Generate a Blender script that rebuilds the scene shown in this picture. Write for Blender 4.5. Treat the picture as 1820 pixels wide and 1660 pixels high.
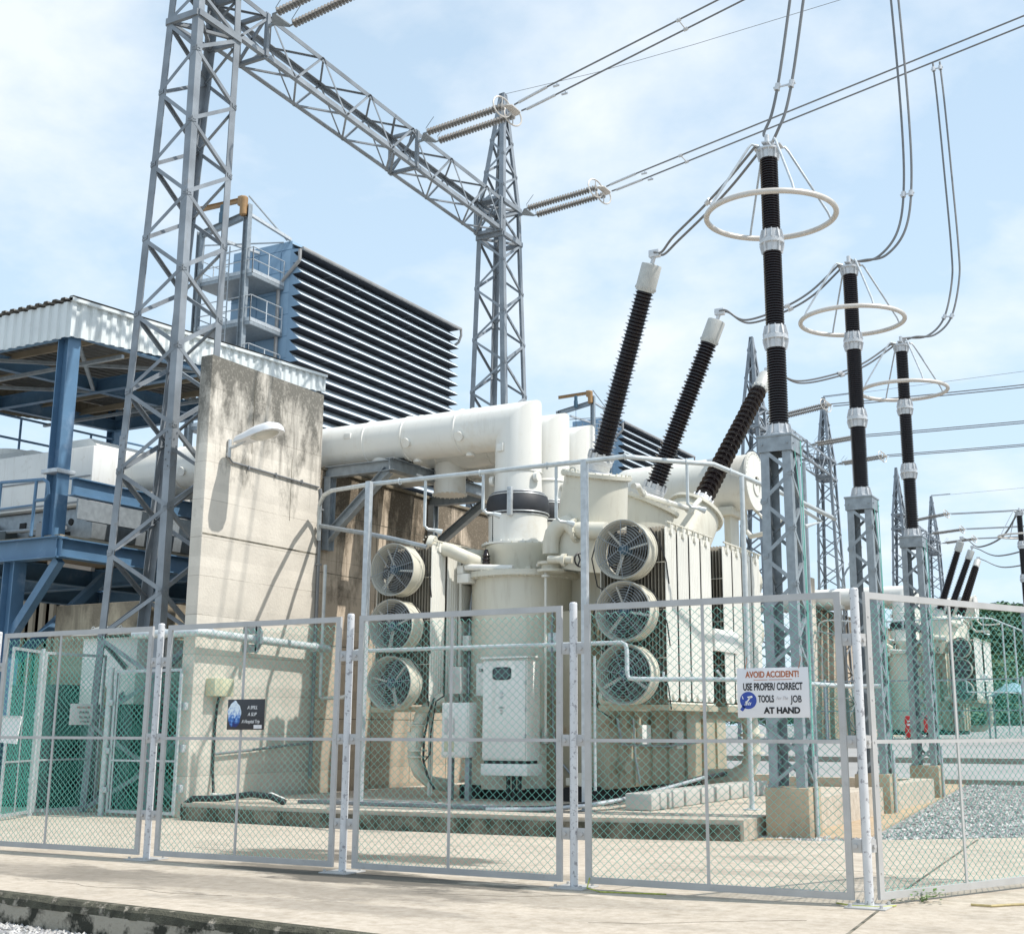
import bpy, bmesh, math, random
import numpy as np
from mathutils import Vector, Matrix, Quaternion
random.seed(7)
for o in list(bpy.data.objects):
    bpy.data.objects.remove(o, do_unlink=True)
SC = bpy.context.scene
COL = SC.collection
R = math.radians

# ------------------------------------------------------------------ camera
EYE = 1.354
PITCH = math.atan(483 / 2222.0)
YAW = R(27.92)
FOC, PX0, PY0 = 2222.0, 990.0, 810.0
cd = bpy.data.cameras.new('camera')
cam = bpy.data.objects.new('camera', cd)
COL.objects.link(cam)
cam.location = (0, 0, EYE)
cam.rotation_euler = (math.pi / 2 + PITCH, 0, YAW)
cd.sensor_width = 36.0
cd.lens = 36.0 * FOC / 1820.0
cd.shift_x = -80 / 1820.0
cd.shift_y = -20 / 1820.0
cd.clip_end = 5000
SC.camera = cam

# ------------------------------------------------------------------ light
SUN_EL, SUN_AZ = R(55.5), R(10.0)          # azimuth counted from +X towards +Y
sd = Vector((math.cos(SUN_EL) * math.cos(SUN_AZ), math.cos(SUN_EL) * math.sin(SUN_AZ), math.sin(SUN_EL)))
sl = bpy.data.lights.new('sun', 'SUN')
sl.energy = 4.1
sl.angle = R(0.55)
sl.color = (1.0, 0.955, 0.89)
sun = bpy.data.objects.new('sun', sl)
COL.objects.link(sun)
sun.location = (30, 0, 40)
sun.rotation_euler = sd.to_track_quat('Z', 'Y').to_euler()

W = bpy.data.worlds.new('World')
SC.world = W
W.use_nodes = True
nt = W.node_tree
nt.nodes.clear()
def wn(t, **k):
    n = nt.nodes.new(t)
    for a, b in k.items():
        setattr(n, a, b)
    return n
L = nt.links.new
sky = wn('ShaderNodeTexSky', sky_type='NISHITA', sun_disc=False)
sky.sun_elevation = SUN_EL
sky.sun_rotation = math.pi / 2 - SUN_AZ
sky.air_density = 1.0
sky.dust_density = 1.5
sky.ozone_density = 1.2
tc = wn('ShaderNodeTexCoord')
sep = wn('ShaderNodeSeparateXYZ')
L(tc.outputs['Generated'], sep.inputs[0])
den = wn('ShaderNodeMath', operation='ADD'); den.inputs[1].default_value = 0.28
mx0 = wn('ShaderNodeMath', operation='MAXIMUM'); mx0.inputs[1].default_value = 0.0
L(sep.outputs['Z'], mx0.inputs[0]); L(mx0.outputs[0], den.inputs[0])
dx = wn('ShaderNodeMath', operation='DIVIDE'); dy = wn('ShaderNodeMath', operation='DIVIDE')
L(sep.outputs['X'], dx.inputs[0]); L(den.outputs[0], dx.inputs[1])
L(sep.outputs['Y'], dy.inputs[0]); L(den.outputs[0], dy.inputs[1])
cmb = wn('ShaderNodeCombineXYZ')
L(dx.outputs[0], cmb.inputs[0]); L(dy.outputs[0], cmb.inputs[1])
cl = wn('ShaderNodeTexNoise'); cl.inputs['Scale'].default_value = 2.4; cl.inputs['Detail'].default_value = 9.0
cl.inputs['Roughness'].default_value = 0.55; cl.inputs['Distortion'].default_value = 0.1
L(cmb.outputs[0], cl.inputs['Vector'])
cr = wn('ShaderNodeValToRGB')
cr.color_ramp.elements[0].position = 0.47; cr.color_ramp.elements[0].color = (0, 0, 0, 1)
cr.color_ramp.elements[1].position = 0.67; cr.color_ramp.elements[1].color = (1, 1, 1, 1)
L(cl.outputs['Fac'], cr.inputs[0])
# pale humid air everywhere, thicker towards the horizon, then the clouds in front of it
veil = wn('ShaderNodeMapRange'); veil.inputs['From Min'].default_value = 0.0; veil.inputs['From Max'].default_value = 0.6
veil.inputs['To Min'].default_value = 0.92; veil.inputs['To Max'].default_value = 0.60
L(sep.outputs['Z'], veil.inputs['Value'])
mixv = wn('ShaderNodeMix', data_type='RGBA')
L(veil.outputs[0], mixv.inputs[0]); L(sky.outputs[0], mixv.inputs[6])
mixv.inputs[7].default_value = (4.3, 5.55, 6.6, 1)
clm = wn('ShaderNodeMath', operation='MULTIPLY'); clm.inputs[1].default_value = 0.8
L(cr.outputs[0], clm.inputs[0])
mixc = wn('ShaderNodeMix', data_type='RGBA')
L(clm.outputs[0], mixc.inputs[0])
L(mixv.outputs[2], mixc.inputs[6])
mixc.inputs[7].default_value = (5.95, 6.25, 6.5, 1)
bg = wn('ShaderNodeBackground'); bg.inputs[1].default_value = 0.15
L(mixc.outputs[2], bg.inputs[0])
wo = wn('ShaderNodeOutputWorld')
L(bg.outputs[0], wo.inputs[0])

SC.view_settings.view_transform = 'Standard'
SC.view_settings.look = 'None'
SC.view_settings.gamma = 1
SC.view_settings.exposure = 0.2
try:
    SC.cycles.max_bounces = 6
    SC.cycles.use_denoising = True
except Exception:
    pass

# ---------------------------------------------- measured pixel -> world point
_fw = np.array([-math.sin(YAW) * math.cos(PITCH), math.cos(YAW) * math.cos(PITCH), math.sin(PITCH)])
_rt = np.array([math.cos(YAW), math.sin(YAW), 0])
_up = np.cross(_rt, _fw)
_C = np.array([0, 0, EYE])
def _ray(x, y): return _fw + _rt * (x - PX0) / FOC - _up * (y - PY0) / FOC
def PZ(x, y, z=0.0):
    d = _ray(x, y); return Vector(_C + d * (z - EYE) / d[2])
def PY(x, y, v):
    d = _ray(x, y); return Vector(_C + d * v / d[1])
def PX(x, y, v):
    d = _ray(x, y); return Vector(_C + d * v / d[0])
def ZAT(x, y, row):
    a = np.array([x, y, 0.]) - _C; k = (PY0 - row) / FOC
    return float((k * (a @ _fw) - a @ _up) / (_up[2] - k * _fw[2]))

# ------------------------------------------------------------------ materials
def _new(name):
    m = bpy.data.materials.new(name); m.use_nodes = True
    n = m.node_tree.nodes; b = n['Principled BSDF']
    return m, n, m.node_tree.links.new, b
def mat(name, c, rough=0.5, metal=0.0, var=0.10, scale=3.0, bump=0.0, bscale=30.0, dirt=None, dscale=2.0, dlo=0.52, dhi=0.72, spec=0.5, coat=0.0, streak=0.0, vary=0.0):
    m, n, lk, b = _new(name)
    t = n.new('ShaderNodeTexCoord')
    no = n.new('ShaderNodeTexNoise'); no.inputs['Scale'].default_value = scale; no.inputs['Detail'].default_value = 6
    lk(t.outputs['Object'], no.inputs['Vector'])
    r = n.new('ShaderNodeValToRGB')
    r.color_ramp.elements[0].position = 0.3; r.color_ramp.elements[1].position = 0.7
    r.color_ramp.elements[0].color = tuple(x * (1 - var) for x in c) + (1,)
    r.color_ramp.elements[1].color = tuple(min(1, x * (1 + var)) for x in c) + (1,)
    lk(no.outputs['Fac'], r.inputs[0])
    out = r.outputs[0]
    if dirt:
        d = n.new('ShaderNodeTexNoise'); d.inputs['Scale'].default_value = dscale; d.inputs['Detail'].default_value = 9
        d.inputs['Roughness'].default_value = 0.65
        lk(t.outputs['Object'], d.inputs['Vector'])
        dr = n.new('ShaderNodeValToRGB')
        dr.color_ramp.elements[0].position = dlo; dr.color_ramp.elements[1].position = dhi
        lk(d.outputs['Fac'], dr.inputs[0])
        mx = n.new('ShaderNodeMix'); mx.data_type = 'RGBA'
        lk(dr.outputs[0], mx.inputs[0]); lk(out, mx.inputs[6]); mx.inputs[7].default_value = tuple(dirt) + (1,)
        out = mx.outputs[2]
    if streak:
        ms = n.new('ShaderNodeMapping'); ms.inputs['Scale'].default_value = (5, 5, 0.45); lk(t.outputs['Object'], ms.inputs[0])
        sn = n.new('ShaderNodeTexNoise'); sn.inputs['Scale'].default_value = 1.6; sn.inputs['Detail'].default_value = 8; sn.inputs['Roughness'].default_value = 0.7
        lk(ms.outputs[0], sn.inputs['Vector'])
        sr = n.new('ShaderNodeValToRGB'); sr.color_ramp.elements[0].position = 0.54; sr.color_ramp.elements[1].position = 0.78
        sr.color_ramp.elements[1].color = (streak,) * 3 + (1,)
        lk(sn.outputs['Fac'], sr.inputs[0])
        sm = n.new('ShaderNodeMix'); sm.data_type = 'RGBA'; lk(sr.outputs[0], sm.inputs[0]); lk(out, sm.inputs[6]); sm.inputs[7].default_value = (0.30, 0.24, 0.16, 1)
        out = sm.outputs[2]
    if vary:
        oi = n.new('ShaderNodeObjectInfo'); vr = n.new('ShaderNodeMapRange'); vr.inputs['To Min'].default_value = 1 - vary; vr.inputs['To Max'].default_value = 1 + vary
        lk(oi.outputs['Random'], vr.inputs['Value'])
        vm = n.new('ShaderNodeVectorMath'); vm.operation = 'SCALE'; lk(out, vm.inputs[0]); lk(vr.outputs[0], vm.inputs['Scale'])
        out = vm.outputs[0]
    lk(out, b.inputs['Base Color'])
    b.inputs['Roughness'].default_value = rough
    b.inputs['Metallic'].default_value = metal
    b.inputs['Specular IOR Level'].default_value = spec
    b.inputs['Coat Weight'].default_value = coat
    if bump:
        bn = n.new('ShaderNodeTexNoise'); bn.inputs['Scale'].default_value = bscale; bn.inputs['Detail'].default_value = 5
        lk(t.outputs['Object'], bn.inputs['Vector'])
        bp = n.new('ShaderNodeBump'); bp.inputs['Strength'].default_value = bump; bp.inputs['Distance'].default_value = 0.02
        lk(bn.outputs['Fac'], bp.inputs['Height']); lk(bp.outputs[0], b.inputs['Normal'])
    return m

def concrete_wall_mat(name, base, dark, ztop, zfade, amount=1.0):
    """board-marked concrete: plank seams, patches, mould that hangs from the coping in streaks"""
    m, n, lk, b = _new(name)
    t = n.new('ShaderNodeTexCoord')
    sp = n.new('ShaderNodeSeparateXYZ'); lk(t.outputs['Object'], sp.inputs[0])
    a = n.new('ShaderNodeTexNoise'); a.inputs['Scale'].default_value = 1.3; a.inputs['Detail'].default_value = 8; a.inputs['Roughness'].default_value = 0.6
    lk(t.outputs['Object'], a.inputs['Vector'])
    ra = n.new('ShaderNodeValToRGB'); ra.color_ramp.elements[0].position = 0.32; ra.color_ramp.elements[1].position = 0.7
    ra.color_ramp.elements[0].color = tuple(x * 0.86 for x in base) + (1,); ra.color_ramp.elements[1].color = tuple(x * 1.08 for x in base) + (1,)
    lk(a.outputs['Fac'], ra.inputs[0])
    # plank seams every ~0.19 m
    mz = n.new('ShaderNodeMath'); mz.operation = 'MULTIPLY'; mz.inputs[1].default_value = 1 / 0.62
    lk(sp.outputs['Z'], mz.inputs[0])
    fr = n.new('ShaderNodeMath'); fr.operation = 'FRACT'; lk(mz.outputs[0], fr.inputs[0])
    wob = n.new('ShaderNodeTexNoise'); wob.inputs['Scale'].default_value = 3.5; wob.inputs['Detail'].default_value = 4
    lk(t.outputs['Object'], wob.inputs['Vector'])
    th = n.new('ShaderNodeMath'); th.operation = 'MULTIPLY'; th.inputs[1].default_value = 0.055; lk(wob.outputs['Fac'], th.inputs[0])
    th2 = n.new('ShaderNodeMath'); th2.operation = 'SUBTRACT'; th2.inputs[1].default_value = 0.012; lk(th.outputs[0], th2.inputs[0])
    ls = n.new('ShaderNodeMath'); ls.operation = 'LESS_THAN'; lk(fr.outputs[0], ls.inputs[0]); lk(th2.outputs[0], ls.inputs[1])
    lw = n.new('ShaderNodeMath'); lw.operation = 'MULTIPLY'; lw.inputs[1].default_value = 0.42; lk(ls.outputs[0], lw.inputs[0])
    m1 = n.new('ShaderNodeMix'); m1.data_type = 'RGBA'; lk(lw.outputs[0], m1.inputs[0]); lk(ra.outputs[0], m1.inputs[6])
    m1.inputs[7].default_value = (0.2, 0.17, 0.13, 1)
    # mould
    mp = n.new('ShaderNodeMapping'); mp.inputs['Scale'].default_value = (1.5, 1.5, 0.75); lk(t.outputs['Object'], mp.inputs[0])
    d = n.new('ShaderNodeTexNoise'); d.inputs['Scale'].default_value = 1.2; d.inputs['Detail'].default_value = 10; d.inputs['Roughness'].default_value = 0.68
    lk(mp.outputs[0], d.inputs['Vector'])
    hr = n.new('ShaderNodeMapRange'); hr.inputs['From Min'].default_value = ztop - zfade; hr.inputs['From Max'].default_value = ztop
    hr.inputs['To Min'].default_value = -0.14; hr.inputs['To Max'].default_value = 0.24
    lk(sp.outputs['Z'], hr.inputs['Value'])
    ad = n.new('ShaderNodeMath'); ad.operation = 'ADD'; lk(d.outputs['Fac'], ad.inputs[0]); lk(hr.outputs[0], ad.inputs[1])
    dr = n.new('ShaderNodeValToRGB'); dr.color_ramp.elements[0].position = 0.50; dr.color_ramp.elements[1].position = 0.68
    dr.color_ramp.elements[1].color = (amount,) * 3 + (1,)
    lk(ad.outputs[0], dr.inputs[0])
    ms = n.new('ShaderNodeMapping'); ms.inputs['Scale'].default_value = (6.5, 6.5, 0.28); lk(t.outputs['Object'], ms.inputs[0])
    sn = n.new('ShaderNodeTexNoise'); sn.inputs['Scale'].default_value = 1.5; sn.inputs['Detail'].default_value = 9; sn.inputs['Roughness'].default_value = 0.66; lk(ms.outputs[0], sn.inputs['Vector'])
    sh = n.new('ShaderNodeMapRange'); sh.inputs['From Min'].default_value = ztop - zfade * 1.25; sh.inputs['From Max'].default_value = ztop
    sh.inputs['To Min'].default_value = -0.2; sh.inputs['To Max'].default_value = 0.2; lk(sp.outputs['Z'], sh.inputs['Value'])
    sa = n.new('ShaderNodeMath'); sa.operation = 'ADD'; lk(sn.outputs['Fac'], sa.inputs[0]); lk(sh.outputs[0], sa.inputs[1])
    sr = n.new('ShaderNodeValToRGB'); sr.color_ramp.elements[0].position = 0.53; sr.color_ramp.elements[1].position = 0.72
    sr.color_ramp.elements[1].color = (0.75 * amount,) * 3 + (1,); lk(sa.outputs[0], sr.inputs[0])
    jn = n.new('ShaderNodeMath'); jn.operation = 'MAXIMUM'; lk(dr.outputs[0], jn.inputs[0]); lk(sr.outputs[0], jn.inputs[1])
    dr = jn
    # horizontal board bands, each a little different in tone, and the paler formwork seams
    mz2 = n.new('ShaderNodeMath'); mz2.operation = 'MULTIPLY'; mz2.inputs[1].default_value = 1 / 0.155; lk(sp.outputs['Z'], mz2.inputs[0])
    fl2 = n.new('ShaderNodeMath'); fl2.operation = 'FLOOR'; lk(mz2.outputs[0], fl2.inputs[0])
    wn2 = n.new('ShaderNodeTexWhiteNoise'); wn2.noise_dimensions = '1D'; lk(fl2.outputs[0], wn2.inputs['W'])
    bt = n.new('ShaderNodeMapRange'); bt.inputs['To Min'].default_value = 0.90; bt.inputs['To Max'].default_value = 1.06; lk(wn2.outputs['Value'], bt.inputs['Value'])
    bv = n.new('ShaderNodeVectorMath'); bv.operation = 'SCALE'; lk(m1.outputs[2], bv.inputs[0]); lk(bt.outputs[0], bv.inputs['Scale'])
    fine = n.new('ShaderNodeTexNoise'); fine.inputs['Scale'].default_value = 26; fine.inputs['Detail'].default_value = 5; lk(t.outputs['Object'], fine.inputs['Vector'])
    fr2 = n.new('ShaderNodeValToRGB'); fr2.color_ramp.elements[0].position = 0.34; fr2.color_ramp.elements[1].position = 0.46
    fr2.color_ramp.elements[0].color = (0.8, 0.8, 0.8, 1); lk(fine.outputs['Fac'], fr2.inputs[0])
    mm = n.new('ShaderNodeMath'); mm.operation = 'MULTIPLY'; lk(dr.outputs[0], mm.inputs[0]); lk(fr2.outputs[0], mm.inputs[1])
    m2 = n.new('ShaderNodeMix'); m2.data_type = 'RGBA'; lk(mm.outputs[0], m2.inputs[0]); lk(bv.outputs[0], m2.inputs[6])
    m2.inputs[7].default_value = tuple(dark) + (1,)
    lk(m2.outputs[2], b.inputs['Base Color'])
    b.inputs['Roughness'].default_value = 0.9
    b.inputs['Specular IOR Level'].default_value = 0.2
    bp = n.new('ShaderNodeBump'); bp.inputs['Strength'].default_value = 0.35; bp.inputs['Distance'].default_value = 0.02
    lk(fine.outputs['Fac'], bp.inputs['Height']); lk(bp.outputs[0], b.inputs['Normal'])
    return m

def slab_mat(name, base, blobs, streak=0.35):
    m, n, lk, b = _new(name)
    t = n.new('ShaderNodeTexCoord')
    a = n.new('ShaderNodeTexNoise'); a.inputs['Scale'].default_value = 0.9; a.inputs['Detail'].default_value = 9; a.inputs['Roughness'].default_value = 0.6
    lk(t.outputs['Object'], a.inputs['Vector'])
    ra = n.new('ShaderNodeValToRGB'); ra.color_ramp.elements[0].position = 0.3; ra.color_ramp.elements[1].position = 0.7
    ra.color_ramp.elements[0].color = tuple(x * 0.88 for x in base) + (1,); ra.color_ramp.elements[1].color = tuple(x * 1.06 for x in base) + (1,)
    lk(a.outputs['Fac'], ra.inputs[0])
    out = ra.outputs[0]
    # sandy mottling
    f3 = n.new('ShaderNodeTexNoise'); f3.inputs['Scale'].default_value = 9; f3.inputs['Detail'].default_value = 10; f3.inputs['Roughness'].default_value = 0.75
    lk(t.outputs['Object'], f3.inputs['Vector'])
    fr3 = n.new('ShaderNodeValToRGB'); fr3.color_ramp.elements[0].position = 0.35; fr3.color_ramp.elements[1].position = 0.6
    fr3.color_ramp.elements[0].color = (0.74, 0.71, 0.67, 1); lk(f3.outputs['Fac'], fr3.inputs[0])
    mx3 = n.new('ShaderNodeMix'); mx3.data_type = 'RGBA'; mx3.blend_type = 'MULTIPLY'; mx3.inputs[0].default_value = 1; lk(out, mx3.inputs[6]); lk(fr3.outputs[0], mx3.inputs[7])
    out = mx3.outputs[2]
    # faint grime drawn along the slab
    mp = n.new('ShaderNodeMapping'); mp.inputs['Scale'].default_value = (0.85, 1.9, 1); lk(t.outputs['Object'], mp.inputs[0])
    g = n.new('ShaderNodeTexNoise'); g.inputs['Scale'].default_value = 1.4; g.inputs['Detail'].default_value = 9; g.inputs['Roughness'].default_value = 0.7
    lk(mp.outputs[0], g.inputs['Vector'])
    gr = n.new('ShaderNodeValToRGB'); gr.color_ramp.elements[0].position = 0.52; gr.color_ramp.elements[1].position = 0.70
    gr.color_ramp.elements[1].color = (streak,) * 3 + (1,)
    lk(g.outputs['Fac'], gr.inputs[0])
    mx = n.new('ShaderNodeMix'); mx.data_type = 'RGBA'; lk(gr.outputs[0], mx.inputs[0]); lk(out, mx.inputs[6]); mx.inputs[7].default_value = (0.22, 0.19, 0.15, 1)
    out = mx.outputs[2]
    for (x, y, rx, ry, amt) in blobs:
        ma = n.new('ShaderNodeMapping'); ma.vector_type = 'TEXTURE'
        ma.inputs['Location'].default_value = (x, y, 0); ma.inputs['Scale'].default_value = (rx, ry, 1)
        lk(t.outputs['Object'], ma.inputs[0])
        ln = n.new('ShaderNodeVectorMath'); ln.operation = 'LENGTH'
        sx = n.new('ShaderNodeVectorMath'); sx.operation = 'MULTIPLY'; sx.inputs[1].default_value = (1, 1, 0)
        lk(ma.outputs[0], sx.inputs[0]); lk(sx.outputs[0], ln.inputs[0])
        ad = n.new('ShaderNodeMath'); ad.operation = 'MULTIPLY_ADD'; ad.inputs[1].default_value = 3.4
        lk(g.outputs['Fac'], ad.inputs[0]); lk(ln.outputs['Value'], ad.inputs[2])
        rr = n.new('ShaderNodeMapRange'); rr.inputs['From Min'].default_value = 2.5; rr.inputs['From Max'].default_value = 2.95
        rr.inputs['To Min'].default_value = amt; rr.inputs['To Max'].default_value = 0
        lk(ad.outputs[0], rr.inputs['Value'])
        m3 = n.new('ShaderNodeMix'); m3.data_type = 'RGBA'; lk(rr.outputs[0], m3.inputs[0]); lk(out, m3.inputs[6]); m3.inputs[7].default_value = (0.11, 0.10, 0.085, 1)
        out = m3.outputs[2]
    lk(out, b.inputs['Base Color'])
    b.inputs['Roughness'].default_value = 0.9; b.inputs['Specular IOR Level'].default_value = 0.2
    f2 = n.new('ShaderNodeTexNoise'); f2.inputs['Scale'].default_value = 45; f2.inputs['Detail'].default_value = 5; lk(t.outputs['Object'], f2.inputs['Vector'])
    bp = n.new('ShaderNodeBump'); bp.inputs['Strength'].default_value = 0.3; bp.inputs['Distance'].default_value = 0.01
    lk(f2.outputs['Fac'], bp.inputs['Height']); lk(bp.outputs[0], b.inputs['Normal'])
    return m

def gravel_mat(name, c1, c2, sc=26):
    m, n, lk, b = _new(name)
    t = n.new('ShaderNodeTexCoord')
    v = n.new('ShaderNodeTexVoronoi'); v.inputs['Scale'].default_value = sc; lk(t.outputs['Object'], v.inputs['Vector'])
    r = n.new('ShaderNodeValToRGB'); r.color_ramp.elements[0].color = tuple(c1) + (1,); r.color_ramp.elements[1].color = tuple(c2) + (1,)
    s = n.new('ShaderNodeSeparateColor'); lk(v.outputs['Color'], s.inputs[0]); lk(s.outputs[0], r.inputs[0])
    lg = n.new('ShaderNodeTexNoise'); lg.inputs['Scale'].default_value = 0.35; lg.inputs['Detail'].default_value = 7; lk(t.outputs['Object'], lg.inputs['Vector'])
    lr = n.new('ShaderNodeValToRGB'); lr.color_ramp.elements[0].position = 0.3; lr.color_ramp.elements[1].position = 0.7
    lr.color_ramp.elements[0].color = (0.75, 0.74, 0.72, 1); lk(lg.outputs['Fac'], lr.inputs[0])
    mu = n.new('ShaderNodeMix'); mu.data_type = 'RGBA'; mu.blend_type = 'MULTIPLY'; mu.inputs[0].default_value = 1
    lk(r.outputs[0], mu.inputs[6]); lk(lr.outputs[0], mu.inputs[7]); lk(mu.outputs[2], b.inputs['Base Color'])
    b.inputs['Roughness'].default_value = 0.95; b.inputs['Specular IOR Level'].default_value = 0.15
    bp = n.new('ShaderNodeBump'); bp.inputs['Strength'].default_value = 1.0; bp.inputs['Distance'].default_value = 0.05; bp.invert = True
    lk(v.outputs['Distance'], bp.inputs['Height']); lk(bp.outputs[0], b.inputs['Normal'])
    return m

M = {}
M['galv'] = mat('galvanised_steel', (0.29, 0.325, 0.35), 0.5, 0.35, 0.16, 9, 0.05, 60)
M['galv_light'] = mat('galvanised_light', (0.50, 0.53, 0.55), 0.45, 0.35, 0.14, 12, 0.05, 60)
M['tower'] = mat('weathered_tower_zinc', (0.25, 0.275, 0.30), 0.55, 0.3, 0.22, 2.2, 0.04, 30, dirt=(0.24, 0.22, 0.20), dscale=5, dlo=0.6, dhi=0.8, vary=0.14)
M['fence_frame'] = mat('fence_frame_paint', (0.47, 0.465, 0.455), 0.5, 0.15, 0.07, 5, 0.03, 50, dirt=(0.32, 0.30, 0.27), dscale=6, dlo=0.62, dhi=0.85)
M['fence_post'] = mat('peeling_post_zinc', (0.62, 0.63, 0.645), 0.5, 0.1, 0.08, 6, 0.05, 60, dirt=(0.30, 0.30, 0.32), dscale=24, dlo=0.56, dhi=0.62)
M['wire'] = mat('green_plastic_wire', (0.19, 0.52, 0.44), 0.35, 0, 0.10, 4)
M['wire_back'] = mat('green_plastic_wire_deep', (0.04, 0.44, 0.33), 0.35, 0, 0.10, 4)
M['cream'] = mat('transformer_cream_paint', (0.64, 0.615, 0.52), 0.42, 0, 0.045, 2.2, 0.02, 20, dirt=(0.50, 0.45, 0.34), dscale=2.6, dlo=0.6, dhi=0.85, streak=0.4)
M['cream_light'] = mat('radiator_cream_paint', (0.70, 0.69, 0.63), 0.42, 0, 0.04, 2.0, 0.01, 20, dirt=(0.55, 0.50, 0.40), dscale=2.2, dlo=0.62, dhi=0.9, streak=0.3, vary=0.04)
M['cream_base'] = mat('shade_toned_tank_base', (0.40, 0.365, 0.27), 0.5, 0, 0.08, 2.0, 0.02, 20, dirt=(0.30, 0.19, 0.10), dscale=3, dlo=0.55, dhi=0.75, streak=0.6)  # base tone darkened for shade beneath the radiators; the brown marks are rust
M['white'] = mat('duct_white_paint', (0.76, 0.75, 0.70), 0.35, 0, 0.025, 1.6, dirt=(0.60, 0.52, 0.38), dscale=1.9, dlo=0.57, dhi=0.9, streak=0.22)
M['cab'] = mat('cabinet_grey_paint', (0.75, 0.755, 0.73), 0.45, 0, 0.04, 2.5, 0.02, 25, dirt=(0.42, 0.38, 0.31), dscale=3, dlo=0.6, dhi=0.85, streak=0.35)
M['porcelain'] = mat('brown_glazed_porcelain', (0.013, 0.008, 0.009), 0.2, 0, 0.2, 6, spec=0.45, coat=0.12)
M['porc_grey'] = mat('grey_string_porcelain', (0.24, 0.225, 0.205), 0.35, 0, 0.12, 8)
M['alu'] = mat('cast_aluminium', (0.60, 0.61, 0.62), 0.42, 0.35, 0.10, 14, 0.1, 50)
M['cap'] = mat('bushing_cap_grey', (0.50, 0.50, 0.47), 0.5, 0.1, 0.08, 8)
M['ring'] = mat('grading_ring_alu', (0.60, 0.56, 0.51), 0.45, 0.2, 0.06, 6)
M['conductor'] = mat('stranded_aluminium', (0.20, 0.20, 0.20), 0.5, 0.4, 0.1, 10)
M['rubber'] = mat('black_rubber', (0.025, 0.028, 0.035), 0.55, 0, 0.15, 8)
M['black'] = mat('black_cable', (0.02, 0.02, 0.022), 0.5, 0, 0.1, 8)
M['dark'] = mat('dark_recess', (0.018, 0.018, 0.018), 0.8, 0, 0.2, 5)
M['blue_steel'] = mat('blue_painted_steel', (0.095, 0.19, 0.305), 0.45, 0, 0.10, 2.5, dirt=(0.25, 0.34, 0.46), dscale=2, dlo=0.55, dhi=0.8)
M['blue_clad'] = mat('blue_cladding', (0.235, 0.36, 0.49), 0.5, 0, 0.06, 0.8, dirt=(0.19, 0.30, 0.42), dscale=0.6, dlo=0.5, dhi=0.8)
M['fascia'] = mat('white_corrugated_sheet', (0.66, 0.70, 0.70), 0.5, 0, 0.05, 1.2, dirt=(0.50, 0.50, 0.46), dscale=1.5, dlo=0.56, dhi=0.85)
M['roof_under'] = mat('roof_soffit_sheet', (0.145, 0.14, 0.13), 0.7, 0, 0.06, 1.5)  # colour kept dark to stand in for deep shade under the canopy
M['hood_top'] = mat('louvre_hood_sheet', (0.62, 0.70, 0.77), 0.5, 0, 0.04, 1.0)
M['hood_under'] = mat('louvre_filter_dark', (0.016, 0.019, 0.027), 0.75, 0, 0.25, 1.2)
M['zinc_trim'] = mat('zinc_gutter', (0.33, 0.32, 0.31), 0.5, 0.3, 0.12, 2.0)
M['orange'] = mat('crane_ochre_paint', (0.34, 0.20, 0.085), 0.5, 0, 0.15, 3, dirt=(0.25, 0.13, 0.06), dscale=5)
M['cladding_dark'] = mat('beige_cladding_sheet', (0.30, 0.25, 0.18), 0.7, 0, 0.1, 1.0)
M['red'] = mat('red_enamel', (0.55, 0.03, 0.03), 0.4, 0, 0.1, 5)
M['ink'] = mat('sign_black_ink', (0.015, 0.015, 0.017), 0.6)
M['ink_rust'] = mat('sign_rust_ink', (0.42, 0.13, 0.05), 0.6)
M['ink_blue'] = mat('sign_blue_ink', (0.03, 0.07, 0.36), 0.5)
M['ink_grey'] = mat('sign_faded_ink', (0.55, 0.52, 0.52), 0.6)
M['ink_white'] = mat('sign_white_ink', (0.85, 0.85, 0.85), 0.5)
M['sign_white'] = mat('sign_white_plate', (0.76, 0.75, 0.76), 0.45, 0, 0.03, 6, dirt=(0.5, 0.42, 0.34), dscale=9, dlo=0.66, dhi=0.9)
M['sign_dark'] = mat('sign_charcoal_plate', (0.035, 0.035, 0.04), 0.4, 0, 0.1, 6)
M['glass'] = mat('dark_window_glass', (0.02, 0.035, 0.045), 0.08, 0, 0.2, 8, spec=0.8)
M['lens'] = mat('lamp_lens', (0.55, 0.53, 0.46), 0.15, 0, 0.1, 8)
M['lamp'] = mat('lamp_housing_paint', (0.72, 0.73, 0.74), 0.4, 0, 0.04, 5)
M['yellow_box'] = mat('yellowed_box', (0.55, 0.54, 0.38), 0.5, 0, 0.06, 6)
M['leaf'] = mat('weed_leaf', (0.10, 0.20, 0.035), 0.5, 0, 0.3, 20)
M['earth_wire'] = mat('yellow_green_wire', (0.42, 0.45, 0.08), 0.5, 0, 0.3, 30)
M['hose_tan'] = mat('tan_rubber_hose', (0.42, 0.34, 0.16), 0.6, 0, 0.2, 20)
M['shade_dark'] = mat('shade_toned_box', (0.05, 0.065, 0.068), 0.5, 0, 0.15, 3)  # near-black colour carries the shade around the platform and gate
M['motor'] = mat('blue_motor_paint', (0.06, 0.12, 0.17), 0.4, 0, 0.1, 5)
M['blade'] = mat('fan_blade_metal', (0.09, 0.09, 0.085), 0.5, 0.1, 0.1, 5)
M['fin'] = mat('shade_toned_fin_paint', (0.30, 0.275, 0.225), 0.5, 0, 0.06, 3)  # inner fins coloured darker to imitate shade between the plates
M['block'] = mat('white_plinth_block', (0.46, 0.445, 0.41), 0.8, 0, 0.05, 3, 0.15, 40, dirt=(0.45, 0.42, 0.38), dscale=3, dlo=0.55, dhi=0.85)
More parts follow.
